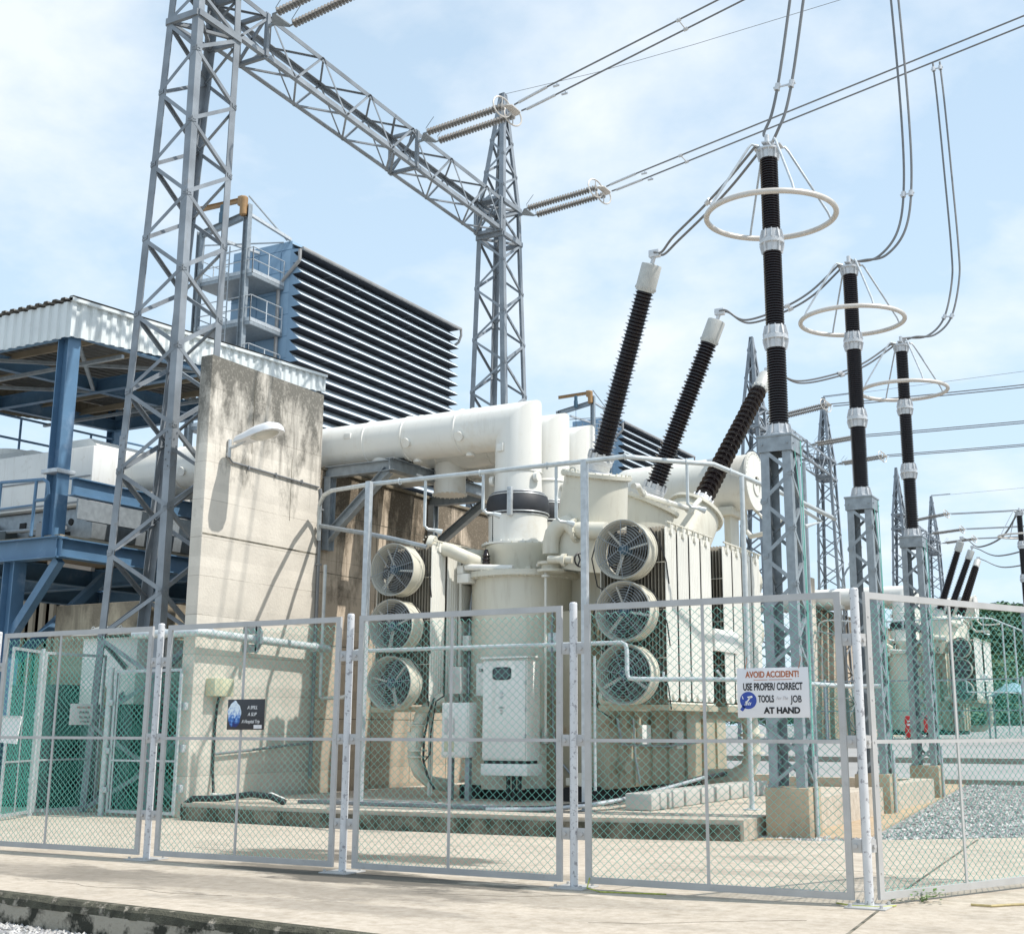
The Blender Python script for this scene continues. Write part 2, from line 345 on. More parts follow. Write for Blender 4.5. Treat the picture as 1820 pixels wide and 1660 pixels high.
M['plinth'] = mat('tan_plinth_concrete', (0.43, 0.35, 0.25), 0.9, 0, 0.12, 2.5, 0.3, 40, dirt=(0.20, 0.16, 0.12), dscale=2.4, dlo=0.5, dhi=0.75)
M['wall'] = concrete_wall_mat('firewall_concrete', (0.65, 0.605, 0.53), (0.12, 0.115, 0.10), 7.4, 2.7, 0.95)
M['lowwall'] = concrete_wall_mat('long_wall_concrete', (0.60, 0.50, 0.39), (0.085, 0.07, 0.05), 6.1, 3.2, 0.9)
M['curbwall'] = concrete_wall_mat('curb_concrete', (0.40, 0.35, 0.26), (0.14, 0.12, 0.09), 3.7, 1.2, 0.8)
M['slab'] = slab_mat('sunlit_slab_concrete', (0.54, 0.475, 0.395),
    [(-9.1, 11.25, 1.1, 0.55, 0.9), (-7.75, 11.45, 0.9, 0.42, 0.85), (-8.3, 10.15, 1.0, 0.30, 0.8), (-7.0, 9.85, 1.4, 0.38, 0.9), (-6.3, 10.8, 1.0, 0.22, 0.5), (-8.2, 8.9, 2.4, 0.5, 0.45), (-10.5, 8.9, 1.6, 0.45, 0.4), (-4.6, 13.3, 0.4, 0.35, 0.4), (-5.4, 9.3, 1.6, 0.3, 0.3), (-3.6, 11.9, 1.3, 0.25, 0.25), (-6.5, 8.2, 1.3, 0.25, 0.35)], 0.5)
M['pad'] = slab_mat('bund_concrete', (0.56, 0.50, 0.42), [(-7, 15.6, 1.2, 0.4, 0.3)], 0.3)
M['sand'] = slab_mat('tan_apron_concrete', (0.50, 0.39, 0.27), [], 0.3)
M['far_kerb'] = mat('far_kerb_concrete', (0.30, 0.275, 0.24), 0.9, 0, 0.15, 1.5, 0.3, 20, dirt=(0.14, 0.12, 0.09), dscale=0.8, dlo=0.5, dhi=0.7)
M['road'] = mat('road_concrete', (0.31, 0.305, 0.295), 0.9, 0, 0.08, 0.5, 0.2, 20)
M['kerbm'] = mat('kerb_face_concrete', (0.40, 0.36, 0.29), 0.95, 0, 0.12, 3, 0.5, 35, dirt=(0.035, 0.035, 0.025), dscale=3.0, dlo=0.47, dhi=0.56)
M['moss'] = mat('mossy_edge', (0.075, 0.072, 0.05), 0.98, 0, 0.45, 9, 0.8, 60, dirt=(0.35, 0.31, 0.25), dscale=7, dlo=0.56, dhi=0.66)
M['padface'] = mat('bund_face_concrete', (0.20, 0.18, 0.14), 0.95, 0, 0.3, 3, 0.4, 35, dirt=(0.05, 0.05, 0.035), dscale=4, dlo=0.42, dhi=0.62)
M['gravel'] = gravel_mat('grey_gravel', (0.20, 0.20, 0.20), (0.56, 0.55, 0.53), 15)
M['stone'] = mat('crushed_stone', (0.45, 0.44, 0.425), 0.9, 0, 0.3, 3, 0.2, 30)
M['stone_dark'] = mat('crushed_stone_dark', (0.27, 0.27, 0.275), 0.9, 0, 0.3, 3, 0.2, 30)
M['hill'] = mat('hill_soil', (0.07, 0.11, 0.055), 0.95, 0, 0.3, 0.05)
M['tree1'] = mat('far_foliage', (0.10, 0.19, 0.105), 0.8, 0, 0.45, 0.05)  # leaf colour lightened in place of haze over the distance
M['cable_tray'] = mat('tray_grey', (0.24, 0.25, 0.26), 0.5, 0.3, 0.1, 5)
M['paleblue_pipe'] = mat('galvanised_pipe', (0.52, 0.56, 0.57), 0.45, 0.25, 0.12, 10, 0.05, 60)
M['car_blue'] = mat('blue_tarpaulin', (0.22, 0.37, 0.44), 0.6, 0, 0.1, 2)
def water_sign():
    m, n, lk, b = _new('water_print')
    t = n.new('ShaderNodeTexCoord')
    v = n.new('ShaderNodeTexNoise'); v.inputs['Scale'].default_value = 30; v.inputs['Detail'].default_value = 6
    lk(t.outputs['Object'], v.inputs['Vector'])
    sp = n.new('ShaderNodeSeparateXYZ'); lk(t.outputs['Object'], sp.inputs[0])
    mr = n.new('ShaderNodeMapRange'); mr.inputs['From Min'].default_value = 0.03; mr.inputs['From Max'].default_value = 0.2
    mr.inputs['To Min'].default_value = -0.25; mr.inputs['To Max'].default_value = 0.28
    lk(sp.outputs['Z'], mr.inputs['Value'])
    ad = n.new('ShaderNodeMath'); ad.operation = 'ADD'; lk(v.outputs['Fac'], ad.inputs[0]); lk(mr.outputs[0], ad.inputs[1])
    r = n.new('ShaderNodeValToRGB'); e = r.color_ramp.elements
    e[0].position = 0.3; e[0].color = (0.01, 0.02, 0.16, 1); e[1].position = 0.75; e[1].color = (0.75, 0.84, 0.9, 1)
    k = e.new(0.5); k.color = (0.06, 0.22, 0.6, 1)
    lk(ad.outputs[0], r.inputs[0]); lk(r.outputs[0], b.inputs['Base Color']); b.inputs['Roughness'].default_value = 0.4
    return m
M['water'] = water_sign()

# ------------------------------------------------------------------ mesh building
class MB:
    def __init__(s): s.v = []; s.f = []
    def add(s, vs, fs):
        o = len(s.v)
        s.v.extend([tuple(v) for v in vs]); s.f.extend([tuple(i + o for i in f) for f in fs])
        return s
    def box(s, a, b):
        x0, y0, z0 = [min(p, q) for p, q in zip(a, b)]; x1, y1, z1 = [max(p, q) for p, q in zip(a, b)]
        vs = [(x0,y0,z0),(x1,y0,z0),(x1,y1,z0),(x0,y1,z0),(x0,y0,z1),(x1,y0,z1),(x1,y1,z1),(x0,y1,z1)]
        return s.add(vs, [(3,2,1,0),(4,5,6,7),(0,1,5,4),(1,2,6,5),(2,3,7,6),(3,0,4,7)])
    def bbox(s, a, b, r=0.01):
        """box with chamfered edges"""
        bm = bmesh.new(); bmesh.ops.create_cube(bm, size=1)
        c = [(p + q) / 2 for p, q in zip(a, b)]; d = [abs(q - p) for p, q in zip(a, b)]
        for v in bm.verts: v.co = Vector((v.co.x * d[0] + c[0], v.co.y * d[1] + c[1], v.co.z * d[2] + c[2]))
        bmesh.ops.bevel(bm, geom=bm.edges[:], offset=r, segments=2, affect='EDGES', profile=0.5)
        bm.verts.index_update()
        s.add([v.co[:] for v in bm.verts], [[v.index for v in f.verts] for f in bm.faces]); bm.free()
        return s
    def poly(s, pts, z0, z1):
        n = len(pts)
        vs = [(p[0], p[1], z0) for p in pts] + [(p[0], p[1], z1) for p in pts]
        fs = [tuple(range(n - 1, -1, -1)), tuple(range(n, 2 * n))] + [(i, (i + 1) % n, n + (i + 1) % n, n + i) for i in range(n)]
        return s.add(vs, fs)
    def prism(s, p, q, prof, a, b):
        """sweep a 2-D profile from p to q; a and b are the profile's axes"""
        p, q, a, b = Vector(p), Vector(q), Vector(a).normalized(), Vector(b).normalized()
        n = len(prof)
        vs = [p + a * x + b * y for x, y in prof] + [q + a * x + b * y for x, y in prof]
        fs = [tuple(range(n - 1, -1, -1)), tuple(range(n, 2 * n))] + [(i, (i + 1) % n, n + (i + 1) % n, n + i) for i in range(n)]
        return s.add(vs, fs)
    def bar(s, p, q, w=0.05, h=None, up=(0, 0, 1)):
        p, q = Vector(p), Vector(q); d = (q - p).normalized(); u = Vector(up)
        if abs(d.dot(u)) > 0.98: u = Vector((0, 1, 0))
        a = d.cross(u).normalized(); b = a.cross(d)
        h = w if h is None else h
        return s.prism(p, q, [(-w/2,-h/2),(w/2,-h/2),(w/2,h/2),(-w/2,h/2)], a, b)
    def angle(s, p, q, w, t, a, b):
        return s.prism(p, q, [(0,0),(w,0),(w,t),(t,t),(t,w),(0,w)], a, b)
    def brace(s, p, q, nrm, w=0.06, t=0.008):
        """angle-section brace lying on a face whose outward normal is nrm"""
        p, q, nrm = Vector(p), Vector(q), Vector(nrm).normalized(); d = (q - p).normalized(); a = d.cross(nrm).normalized()
        return s.prism(p - a * w / 2, q - a * w / 2, [(0,0),(w,0),(w,t),(t,t),(t,w*0.8),(0,w*0.8)], a, -nrm)
    def ibeam(s, p, q, h=0.3, w=0.2, t=0.015, up=(0, 0, 1)):
        p, q = Vector(p), Vector(q); d = (q - p).normalized(); u = Vector(up)
        if abs(d.dot(u)) > 0.98: u = Vector((0, 1, 0))
        a = d.cross(u).normalized(); b = a.cross(d)
        pr = [(-w/2,-h/2),(w/2,-h/2),(w/2,-h/2+t),(t/2,-h/2+t),(t/2,h/2-t),(w/2,h/2-t),(w/2,h/2),(-w/2,h/2),(-w/2,h/2-t),(-t/2,h/2-t),(-t/2,-h/2+t),(-w/2,-h/2+t)]
        return s.prism(p, q, pr, a, b)
    def tube(s, pts, r=0.02, n=8, closed=False, caps=True):
        pts = [Vector(p) for p in pts]; m = len(pts)
        tang = []
        for i in range(m):
            if closed: d = pts[(i + 1) % m] - pts[i - 1]
            else: d = pts[min(i + 1, m - 1)] - pts[max(i - 1, 0)]
            tang.append(d.normalized())
        u = Vector((0, 0, 1)) if abs(tang[0].z) < 0.9 else Vector((1, 0, 0))
        a = tang[0].cross(u).normalized()
        vs = []
        for i in range(m):
            if i:
                q = tang[i - 1].rotation_difference(tang[i]); a = (q @ a).normalized()
            b = tang[i].cross(a).normalized()
            rr = r[i] if isinstance(r, (list, tuple)) else r
            for k in range(n):
                th = 2 * math.pi * k / n
                vs.append(pts[i] + a * (rr * math.cos(th)) + b * (rr * math.sin(th)))
        fs = []
        for i in range(m if closed else m - 1):
            j = (i + 1) % m
            for k in range(n):
                fs.append((i*n + k, i*n + (k+1) % n, j*n + (k+1) % n, j*n + k))
        if not closed and caps:
            fs.append(tuple(range(n - 1, -1, -1))); fs.append(tuple(range((m-1)*n, m*n)))
        return s.add(vs, fs)
    def lathe(s, prof, base=(0,0,0), axis=(0,0,1), n=24, caps=True):
        """prof: list of (radius, distance along axis)"""
        base, ax = Vector(base), Vector(axis).normalized()
        u = Vector((1, 0, 0)) if abs(ax.x) < 0.9 else Vector((0, 1, 0))
        a = ax.cross(u).normalized(); b = ax.cross(a)
        vs = []; m = len(prof)
        for r, t in prof:
            for k in range(n):
                th = 2 * math.pi * k / n
                vs.append(base + ax * t + a * (r * math.cos(th)) + b * (r * math.sin(th)))
        fs = [(i*n + k, i*n + (k+1) % n, (i+1)*n + (k+1) % n, (i+1)*n + k) for i in range(m - 1) for k in range(n)]
        if caps:
            fs.append(tuple(range(n - 1, -1, -1))); fs.append(tuple(range((m-1)*n, m*n)))
        return s.add(vs, fs)
    def cyl(s, p, q, r, n=20, r2=None):
        p, q = Vector(p), Vector(q); return s.lathe([(r, 0), (r if r2 is None else r2, (q - p).length)], p, q - p, n)
    def torus(s, c, nrm, R_, r, n=40, k=8):
        c, nrm = Vector(c), Vector(nrm).normalized(); u = Vector((1,0,0)) if abs(nrm.x) < 0.9 else Vector((0,1,0))
        a = nrm.cross(u).normalized(); b = nrm.cross(a)
        return s.tube([c + a * (R_ * math.cos(2*math.pi*i/n)) + b * (R_ * math.sin(2*math.pi*i/n)) for i in range(n)], r, k, closed=True)
    def bolts(s, c, nrm, R_, num, r=0.018, h=0.03):
        c, nrm = Vector(c), Vector(nrm).normalized(); u = Vector((1,0,0)) if abs(nrm.x) < 0.9 else Vector((0,1,0))
        a = nrm.cross(u).normalized(); b = nrm.cross(a)
        for i in range(num):
            p = c + a * (R_ * math.cos(2*math.pi*i/num)) + b * (R_ * math.sin(2*math.pi*i/num))
            s.cyl(p - nrm * h / 2, p + nrm * h / 2, r, 6)
        return s
    def build(s, name, m, parent=None, loc=None, sharp=32):
        off = Vector((0, 0, 0))
        if parent is not None:
            p = parent
            while p.parent: p = p.parent
            off = Vector(p.location)
        elif loc is not None: off = Vector(loc)
        me = bpy.data.meshes.new(name)
        me.from_pydata([(v[0]-off.x, v[1]-off.y, v[2]-off.z) for v in s.v], [], s.f)
        me.materials.append(M[m] if isinstance(m, str) else m)
        bm = bmesh.new(); bm.from_mesh(me); bmesh.ops.recalc_face_normals(bm, faces=bm.faces[:])
        for f in bm.faces: f.smooth = True
        bm.to_mesh(me); bm.free()
        me.set_sharp_from_angle(angle=R(sharp))
        o = bpy.data.objects.new(name, me); COL.objects.link(o)
        if parent is not None: o.parent = parent
        elif loc is not None: o.location = off
        return o

def tag(o, label=None, cat=None, group=None, kind=None):
    if label: o['label'] = label
    if cat: o['category'] = cat
    if group: o['group'] = group
    if kind: o['kind'] = kind
    return o
def thing(name, label, cat, loc=(0,0,0), group=None):
    o = bpy.data.objects.new(name, None); COL.objects.link(o); o.location = loc
    o.empty_display_size = 0.2
    return tag(o, label, cat, group)
KIDS = {}
def copy_tree(root, offset, label=None, group=None, skip=()):
    kids = {}
    for o in bpy.data.objects:
        if o.parent: kids.setdefault(o.parent.name, []).append(o)
    def rec(o, parent):
        c = o.copy(); COL.objects.link(c)
        if parent is not None: c.parent = parent
        for k in kids.get(o.name, []):
            if k.name.split('.')[0] in skip: continue
            rec(k, c)
        return c
    c = rec(root, None)
    c.location = Vector(root.location) + Vector(offset)
    if label: c['label'] = label
    if group: c['group'] = group
    return c
def text(body, size, loc, parent, m, name='lettering', sx=1.0, shear=0.0, rotz=0.0, align='CENTER', extrude=0.0015, offset=0.0, rot=None):
    cu = bpy.data.curves.new('t', 'FONT'); cu.body = body; cu.size = size; cu.extrude = extrude
    cu.align_x = align; cu.align_y = 'CENTER'; cu.shear = shear; cu.offset = offset
    to = bpy.data.objects.new('t', cu); COL.objects.link(to)
    dg = bpy.context.evaluated_depsgraph_get()
    me = bpy.data.meshes.new_from_object(to.evaluated_get(dg))
    bpy.data.objects.remove(to, do_unlink=True); bpy.data.curves.remove(cu)
    mt = Matrix.Translation(Vector(loc)) @ (rot if rot is not None else Matrix.Rotation(rotz, 4, 'Z')) @ Matrix.Rotation(math.pi/2, 4, 'X') @ Matrix.Diagonal((sx, 1, 1, 1))
    me.transform(mt)
    p = parent
    while p.parent: p = p.parent
    me.transform(Matrix.Translation(-Vector(p.location)))
    me.materials.clear(); me.materials.append(M[m]); me.name = name
    o = bpy.data.objects.new(name, me); COL.objects.link(o); o.parent = parent
    return o
def struct(name, mb, m, label=None):
    o = mb.build(name, m); o['kind'] = 'structure'
    return o
# ================================================================== SETTING
def kerb_y(x): return 7.6 - 0.0913 * (x + 9.34)
g = MB()
g.add([(-700,-60,-0.24),(700,-60,-0.24),(700,26,-0.24),(-700,26,-0.24)], [(0,1,2,3)])
struct('gravel_ground', g, 'gravel')
# yard behind the slab: gravel, level, then rising gently towards the second unit
g = MB()
prof = [(13.5,-0.012),(33.0,-0.012),(33.6,0.10),(34.4,0.10)]
xs = [-300,-40,-20,-6,0,20,60,300]
ys = [(13.5,-0.012),(32.4,-0.012)]
for (y, z) in ys:
    for x in xs: g.v.append((x, y, z))
n = len(xs)
for i in range(len(ys)-1):
    for j in range(n-1): g.f.append((i*n+j, i*n+j+1, (i+1)*n+j+1, (i+1)*n+j))
struct('gravel_yard', g, 'gravel')
g = MB(); g.poly([(-300,32.4),(300,32.4),(300,32.65),(-300,32.65)], -0.05, 0.12); struct('kerb', g, 'far_kerb')
g = MB(); g.add([(-300,32.75,0.02),(300,32.75,0.02),(300,40,0.30),(-300,40,0.30)], [(0,1,2,3)]); struct('road', g, 'road')
g = MB(); g.poly([(-300,40),(300,40),(300,40.4),(-300,40.4)], 0.1, 0.46); struct('kerb', g, 'far_kerb')
g = MB(); g.add([(-300,40.4,0.42),(300,40.4,0.42),(300,48,0.80),(-300,48,0.80),(300,120,1.0),(-300,120,1.0),(300,900,3),(-300,900,3)], [(0,1,2,3),(3,2,4,5),(5,4,6,7)])
struct('yard_ground', g, 'road')

# slab with the fence on it
back = [(40, 17.6), (-2.49, 17.3), (-3.8, 16.24), (-5.37, 15.32), (-14.0, 16.5), (-14.0, 22), (-45, 22)]
front = [(-45, kerb_y(-45)), (40, kerb_y(40))]
sm = MB(); sm.poly([(p[0], p[1] + 0.06) for p in front] + back, -0.3, 0.0)
struct('pavement', sm, 'slab')
# worn kerb edge: rounded and uneven
k = MB(); NX = 420; random.seed(3)
prevs = None
for i in range(NX + 1):
    x = -24 + i * (36.0 / NX); yk = kerb_y(x)
    j = random.uniform(-1, 1)
    w = 0.5 * math.sin(x * 3.1) + 0.5 * math.sin(x * 7.7 + 1)
    ring = [(x, yk + 0.075, 0.003), (x, yk + 0.02 + 0.006*j, -0.004), (x, yk - 0.012 + 0.008*w + 0.006*j, -0.035 + 0.008*w), (x, yk - 0.02 + 0.008*j, -0.09)]
    k.v.extend(ring)
    if i:
        o = (i-1)*4
        for q in range(3): k.f.append((o+q, o+q+4, o+q+5, o+q+1))
struct('kerb_edge', k, 'moss')
k = MB()
for i in range(NX + 1):
    x = -24 + i * (36.0 / NX); yk = kerb_y(x)
    k.v.extend([(x, yk - 0.018, -0.085), (x, yk - 0.012 + 0.008*math.sin(x*5), -0.25)])
    if i: o = (i-1)*2; k.f.append((o, o+2, o+3, o+1))
struct('kerb', k, 'kerbm')
# expansion joint lines in the slab
j = MB()
for a, b in [((-2.33, 7.4), (-2.62, 11.2)), ((-2.62, 11.2), (-2.95, 16.7))]:
    j.bar((a[0], a[1], -0.002), (b[0], b[1], -0.002), 0.022, 0.012)
struct('pavement_joint', j, 'padface')
j = MB(); random.seed(4)
for (x, y, ang, ln) in ((-9.6,8.3,.3,2.2),(-6.2,9.2,-.2,2.6),(-4.2,8.4,.9,1.6),(-1.6,8.2,.4,1.5),(-4.0,12.6,.1,1.6),(-8.2,12.7,-.15,2.0)):
    p_ = Vector((x,y,.0005)); seg_ = 12
    for q in range(seg_):
        ang += random.uniform(-.45,.45); n_ = p_ + Vector((math.cos(ang), math.sin(ang), 0))*ln/seg_
        j.bar(p_, n_, random.uniform(.002,.006), .003); p_ = n_
struct('pavement_cracks', j, 'padface')
# tan apron and concrete strip round the bus supports
s = MB(); s.poly([(-5.37,15.30),(-4.2,16.2),(-6.1,34),(-8.5,34),(-8.5,24),(-5.37,24)], -0.05, 0.012); struct('apron', s, 'sand')

# bund (raised pad) of the transformer
pad = MB(); pad.poly([(-14.15,14.62),(-11.2,14.42),(-7.6,14.62),(-5.42,15.1),(-5.48,24.4),(-14.2,24.4)], 0.004, 0.25)
pt = struct('transformer_pad', pad, 'pad')
pf = MB()
for a, b in [((-14.12,14.60),(-11.2,14.40)),((-11.2,14.40),(-7.6,14.60)),((-7.6,14.60),(-5.46,15.07))]:
    pf.prism((a[0],a[1]+.0,0.0), (b[0],b[1]+.0,0.0), [(-0.012,0.002),(0.012,0.002),(0.012,0.195),(-0.012,0.195)], (0.05,1,0), (0,0,1))
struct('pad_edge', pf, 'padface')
cb = MB(); cb.box((-5.42,17.2,0.0),(-5.1,24.4,0.42)); cb.box((-8.0,24.4,0.0),(-5.1,24.75,0.42)); cb.box((-14.2,24.4,0.0),(-8.0,24.75,0.45))
struct('pad_curb', cb, 'pad')

# crushed stone scattered over the right-hand yard and the strip in front of the kerb
def stones(name, pts, label, m, smin, smax):
    st = MB()
    for (x, y, z) in pts:
        r = random.uniform(smin, smax); a = random.uniform(0, 6.28)
        vs = []
        for dx_, dy_, dz_ in ((1,0,0),(-.6,.8,0),(-.6,-.8,0),(0.1,0,1),(0,0,-.7)):
            q = random.uniform(.7, 1.2)
            vs.append((x + r*q*(dx_*math.cos(a)-dy_*math.sin(a)), y + r*q*(dx_*math.sin(a)+dy_*math.cos(a)), z + r*q*dz_*.7))
        st.add(vs, [(0,1,3),(1,2,3),(2,0,3),(1,0,4),(2,1,4),(0,2,4)])
    o = st.build(name, m, sharp=1); tag(o, label, 'gravel', kind='stuff')
random.seed(11)
def right_pts(n):
    out = []
    while len(out) < n:
        y = 15.6 + 16.8 * random.random() ** 1.7; x = random.uniform(-6.3, 3.0)
        if y < 17.45 and x > -2.6: continue
        edge = -4.15 - (y - 16.2) * 0.107
        if x < edge + random.uniform(0, .12) and y > 16.2: continue
        if y < 17.4 and x < -2.49 and y < 16.24 + (x + 3.8) * 0.81 + .05: continue
        out.append((x, y, 0.0))
    return out
stones('loose_gravel', right_pts(9000), 'pale grey crushed stone filling the yard right of the bus supports', 'stone', 0.018, 0.05)
stones('loose_gravel', right_pts(5000), 'darker crushed stone mixed through the yard right of the bus supports', 'stone_dark', 0.018, 0.045)
def front_pts(n):
    out = []
    for _ in range(n):
        x = random.uniform(-13, -4); out.append((x, kerb_y(x) - 0.03 - 1.3 * random.random(), -0.235))
    return out
stones('loose_gravel', front_pts(6000), 'pale crushed stone along the foot of the dark kerb', 'stone', 0.012, 0.03)
stones('loose_gravel', front_pts(3000), 'darker chips of crushed stone along the foot of the kerb', 'stone_dark', 0.012, 0.03)

# hill with forest far off on the right
def hill_z(x, y):
    s_ = max(0.0, min(1.0, (x + 205) / 85.0)); s_ = s_*s_*(3-2*s_)
    h = 67 * s_ * (0.92 + 0.07*math.sin(x*0.025) + 0.05*math.sin(x*0.06 + 1)) - 0.16 * max(0, x + 110)
    t = max(0.0, min(1.0, (y - 560) / 190.0)); return 1.5 + max(0, h) * (t*t*(3-2*t))
hb = MB(); nx, ny = 46, 16
for i in range(ny + 1):
    for jx in range(nx + 1):
        x = -330 + jx * 15; y = 545 + i * 15; hb.v.append((x, y, hill_z(x, y)))
for i in range(ny):
    for jx in range(nx):
        o = i*(nx+1)+jx; hb.f.append((o, o+1, o+nx+2, o+nx+1))
struct('hill', hb, 'hill')
random.seed(5); fo = MB()
for _ in range(5200):
    x = random.uniform(-210, 130); y = random.uniform(556, 765); z = hill_z(x, y)
    hh = random.uniform(4, 9); rr = hh * random.uniform(.4, .62)
    for q in range(15):
        th = random.uniform(0, 6.28); ph = random.uniform(-.2, 1.0); r0 = rr * random.uniform(.5, 1.0)
        c = Vector((x + r0*math.cos(th)*math.cos(ph*1.3), y + r0*math.sin(th)*math.cos(ph*1.3), z + hh*.45 + hh*.45*math.sin(ph*1.5)))
        sz = random.uniform(.7, 1.7)
        u = Vector((random.uniform(-1,1), random.uniform(-1,1), random.uniform(-.5,.5))).normalized(); w = u.cross(Vector((random.uniform(-.6,.6), random.uniform(-.6,.6), 1))).normalized()
        fo.add([c + u*sz, c + w*sz*.8, c - u*sz*.9, c - w*sz*.7 + Vector((0,0,.3))], [(0,1,2,3)])
fo_o = fo.build('forest', 'tree1'); tag(fo_o, 'dense green forest covering the far hillside on the right', 'forest', kind='stuff')

# ================================================================== CHAIN-LINK FENCE
YF = 10.12
def chain(width, height, origin, dirx, sp=0.0405, sz=0.0355, r=0.0026, wav=0.004):
    """interlocked zigzag strands, each a thin tube, hung on a vertical plane"""
    mb = MB(); o = Vector(origin); dx_ = Vector(dirx).normalized(); nz = Vector((0,0,1)); ny_ = dx_.cross(nz)
    ns = int(width / sp); nk = int(height / sz)
    for i in range(ns):
        pts = []
        for k_ in range(nk + 1):
            c = i + ((i + k_) % 2)
            x = min(c * sp + 0.004*math.sin(k_*0.23 + i*.05), width)
            off = r * (1.0 if (i + k_) % 2 else -1.0)
            pts.append(o + dx_ * x + nz * min(k_ * sz + 0.004*math.sin(i*0.31), height) + ny_ * (off + wav*math.sin(i*.21)*math.sin(k_*.17)))
        mb.tube(pts, r, 4, caps=False)
    return mb
def fence_panel(root, p0, p1, z0, z1, label, midx=0.5, wire='wire', fm='fence_frame', fw_=0.054, name='panel', mid=1.245, sp=0.0405, rw=0.0032):
    p0, p1 = Vector((p0[0], p0[1], 0)), Vector((p1[0], p1[1], 0)); d = (p1 - p0).normalized(); wd = (p1 - p0).length
    nrm = d.cross(Vector((0,0,1)))
    f = MB(); h = fw_ / 2; th = 0.03
    def bar(a, b, w): f.bar(a, b, w if abs((b-a).normalized().z) < .5 else th, th if abs((b-a).normalized().z) < .5 else w, up=(0,0,1))
    up_ = Vector((0,0,1))
    def vbar(x, w, a, b, o=0.0):
        c = p0 + d * x + nrm * o
        f.prism(c + up_*a, c + up_*b, [(-w/2,-th/2),(w/2,-th/2),(w/2,th/2),(-w/2,th/2)], d, nrm)
    def hbar(z, w, a, b, o=0.0):
        c = p0 + nrm * o
        f.prism(c + d*a + up_*z, c + d*b + up_*z, [(-w/2,-th/2),(w/2,-th/2),(w/2,th/2),(-w/2,th/2)], up_, nrm)
    vbar(h, fw_, z0, z1); vbar(wd - h, fw_, z0, z1)
    hbar(z1 - h, fw_, fw_, wd - fw_); hbar(z0 + h, fw_, fw_, wd - fw_)
    # rivet heads on the stiles
    for xx in (h, wd - h):
        for q in range(7):
            c = p0 + d*xx + up_*(z0 + .2 + q*(z1-z0-.4)/6); f.cyl(c + nrm*.013, c + nrm*.02, 0.008, 6)
    t = f.build(name, fm, root)
    if label: t['label'] = label
    f = MB(); th = 0.014
    hbar(mid, 0.030, fw_, wd - fw_, 0.006); f.build('mid_rail', fm, t)
    f = MB(); th = 0.012
    vbar(wd * midx, 0.026, z0 + fw_, mid - .016, 0.006); vbar(wd * midx, 0.026, mid + .016, z1 - fw_, 0.006); f.build('stiffener', fm, t)
    m = chain(wd - 2*fw_*.8, z1 - z0 - 2*fw_*.8, p0 + d*fw_*.8 + up_*(z0 + fw_*.8) - nrm*0.018, d, sp=sp, sz=sp*.877, r=rw)
    m.build('chain_mesh', wire, t, sharp=180)
    return t
posts_x = [(-12.86, 10.12), (-10.25, 10.12), (-7.69, 10.12), (-5.195, 10.12), (-2.63, 10.12)]
FN = thing('chain_link_fence', 'tall grey framed chain link fence with green mesh across the foreground', 'fence', (-7.7, 10.12, 0))
for i, (x, y) in enumerate(posts_x):
    c = MB(); c.cyl((x, y, 0.012), (x, y, 2.452), 0.036, 20); c.lathe([(0.036,0),(0.030,0.012),(0.0,0.018)], (x,y,2.452), (0,0,1), 20, caps=False); t = c.build('post', 'fence_post', FN)
    b = MB(); b.bbox((x-.16, y-.16, 0), (x+.16, y+.16, 0.013), 0.003)
    for sx_ in (-1,1):
        for sy_ in (-1,1): b.cyl((x+sx_*.12, y+sy_*.12, .012), (x+sx_*.12, y+sy_*.12, .036), .014, 6)
    b.build('base_plate', 'fence_frame', t)
    for z in (0.45, 1.245, 2.05):
        for sg in (-1, 1):
            lg = MB()
            if i == 4 and sg == 1:
                d2 = Vector((0.442, 0.897, 0)); n2 = Vector((0.897, -0.442, 0))
                a_ = Vector((x, y, z)) + d2*.036
                lg.prism(a_, a_ + d2*.075, [(-.05,-.006),(.05,-.006),(.05,.006),(-.05,.006)], (0,0,1), n2)
                lg.cyl(a_ + d2*.04 + n2*.006, a_ + d2*.04 + n2*.024, .017, 8)
            else:
                lg.bbox((x+sg*.036, y-.012, z-.05), (x+sg*.115, y+.004, z+.05), .003); lg.cyl((x+sg*.082, y-.012, z),(x+sg*.082, y-.03, z), .017, 8)
            lg.build('lug', 'fence_frame', t)
flab = ['chain link fence panel at the far left, no sign on it', 'chain link fence panel that carries the dark sign', 'chain link fence panel in front of the grey control cabinet',
        'chain link fence panel that carries the white sign']
mids = [0.40, 0.47, 0.48, 0.485]
for i in range(4):
    fence_panel(FN, (posts_x[i][0] + .115, YF), (posts_x[i+1][0] - .115, YF), 0.045, 2.44, flab[i], mids[i])
c5 = Vector((-2.63, 10.12, 0)); d5 = Vector((0.442, 0.897, 0))
fence_panel(FN, c5 + d5*.115, c5 + d5*2.6, 0.045, 2.44, 'chain link fence panel turning the corner at the right edge', 0.44)

# signs on the fence
def sign_board(name, x0, x1, z0, z1, y, m, label, tilt=0.0):
    t = thing(name, label, 'sign', ((x0+x1)/2, y, z0))
    b = MB(); b.bbox((x0, y, z0), (x1, y+.006, z1), .002); pl = b.build('plate', m, t)
    return t, pl
YS = 10.065
t, pl = sign_board('warning_sign', -3.635, -3.022, 1.434, 1.838, YS, 'sign_white', 'white stencilled sign AVOID ACCIDENT wired to the fence')
yt = YS - .0015; cx = -3.328
text('AVOID ACCIDENT!', 0.070, (cx, yt, 1.782), t, 'ink_rust', sx=0.76, offset=.0018)
u = MB(); u.box((cx-.16, yt-.001, 1.7385),(cx-.04, yt+.001, 1.7425)); u.box((cx-.03, yt-.001, 1.7385),(cx+.17, yt+.001, 1.7425)); u.build('underline', 'ink_rust', t)
text('USE PROPER/ CORRECT', 0.082, (cx, yt, 1.682), t, 'ink', sx=0.585, offset=.002)
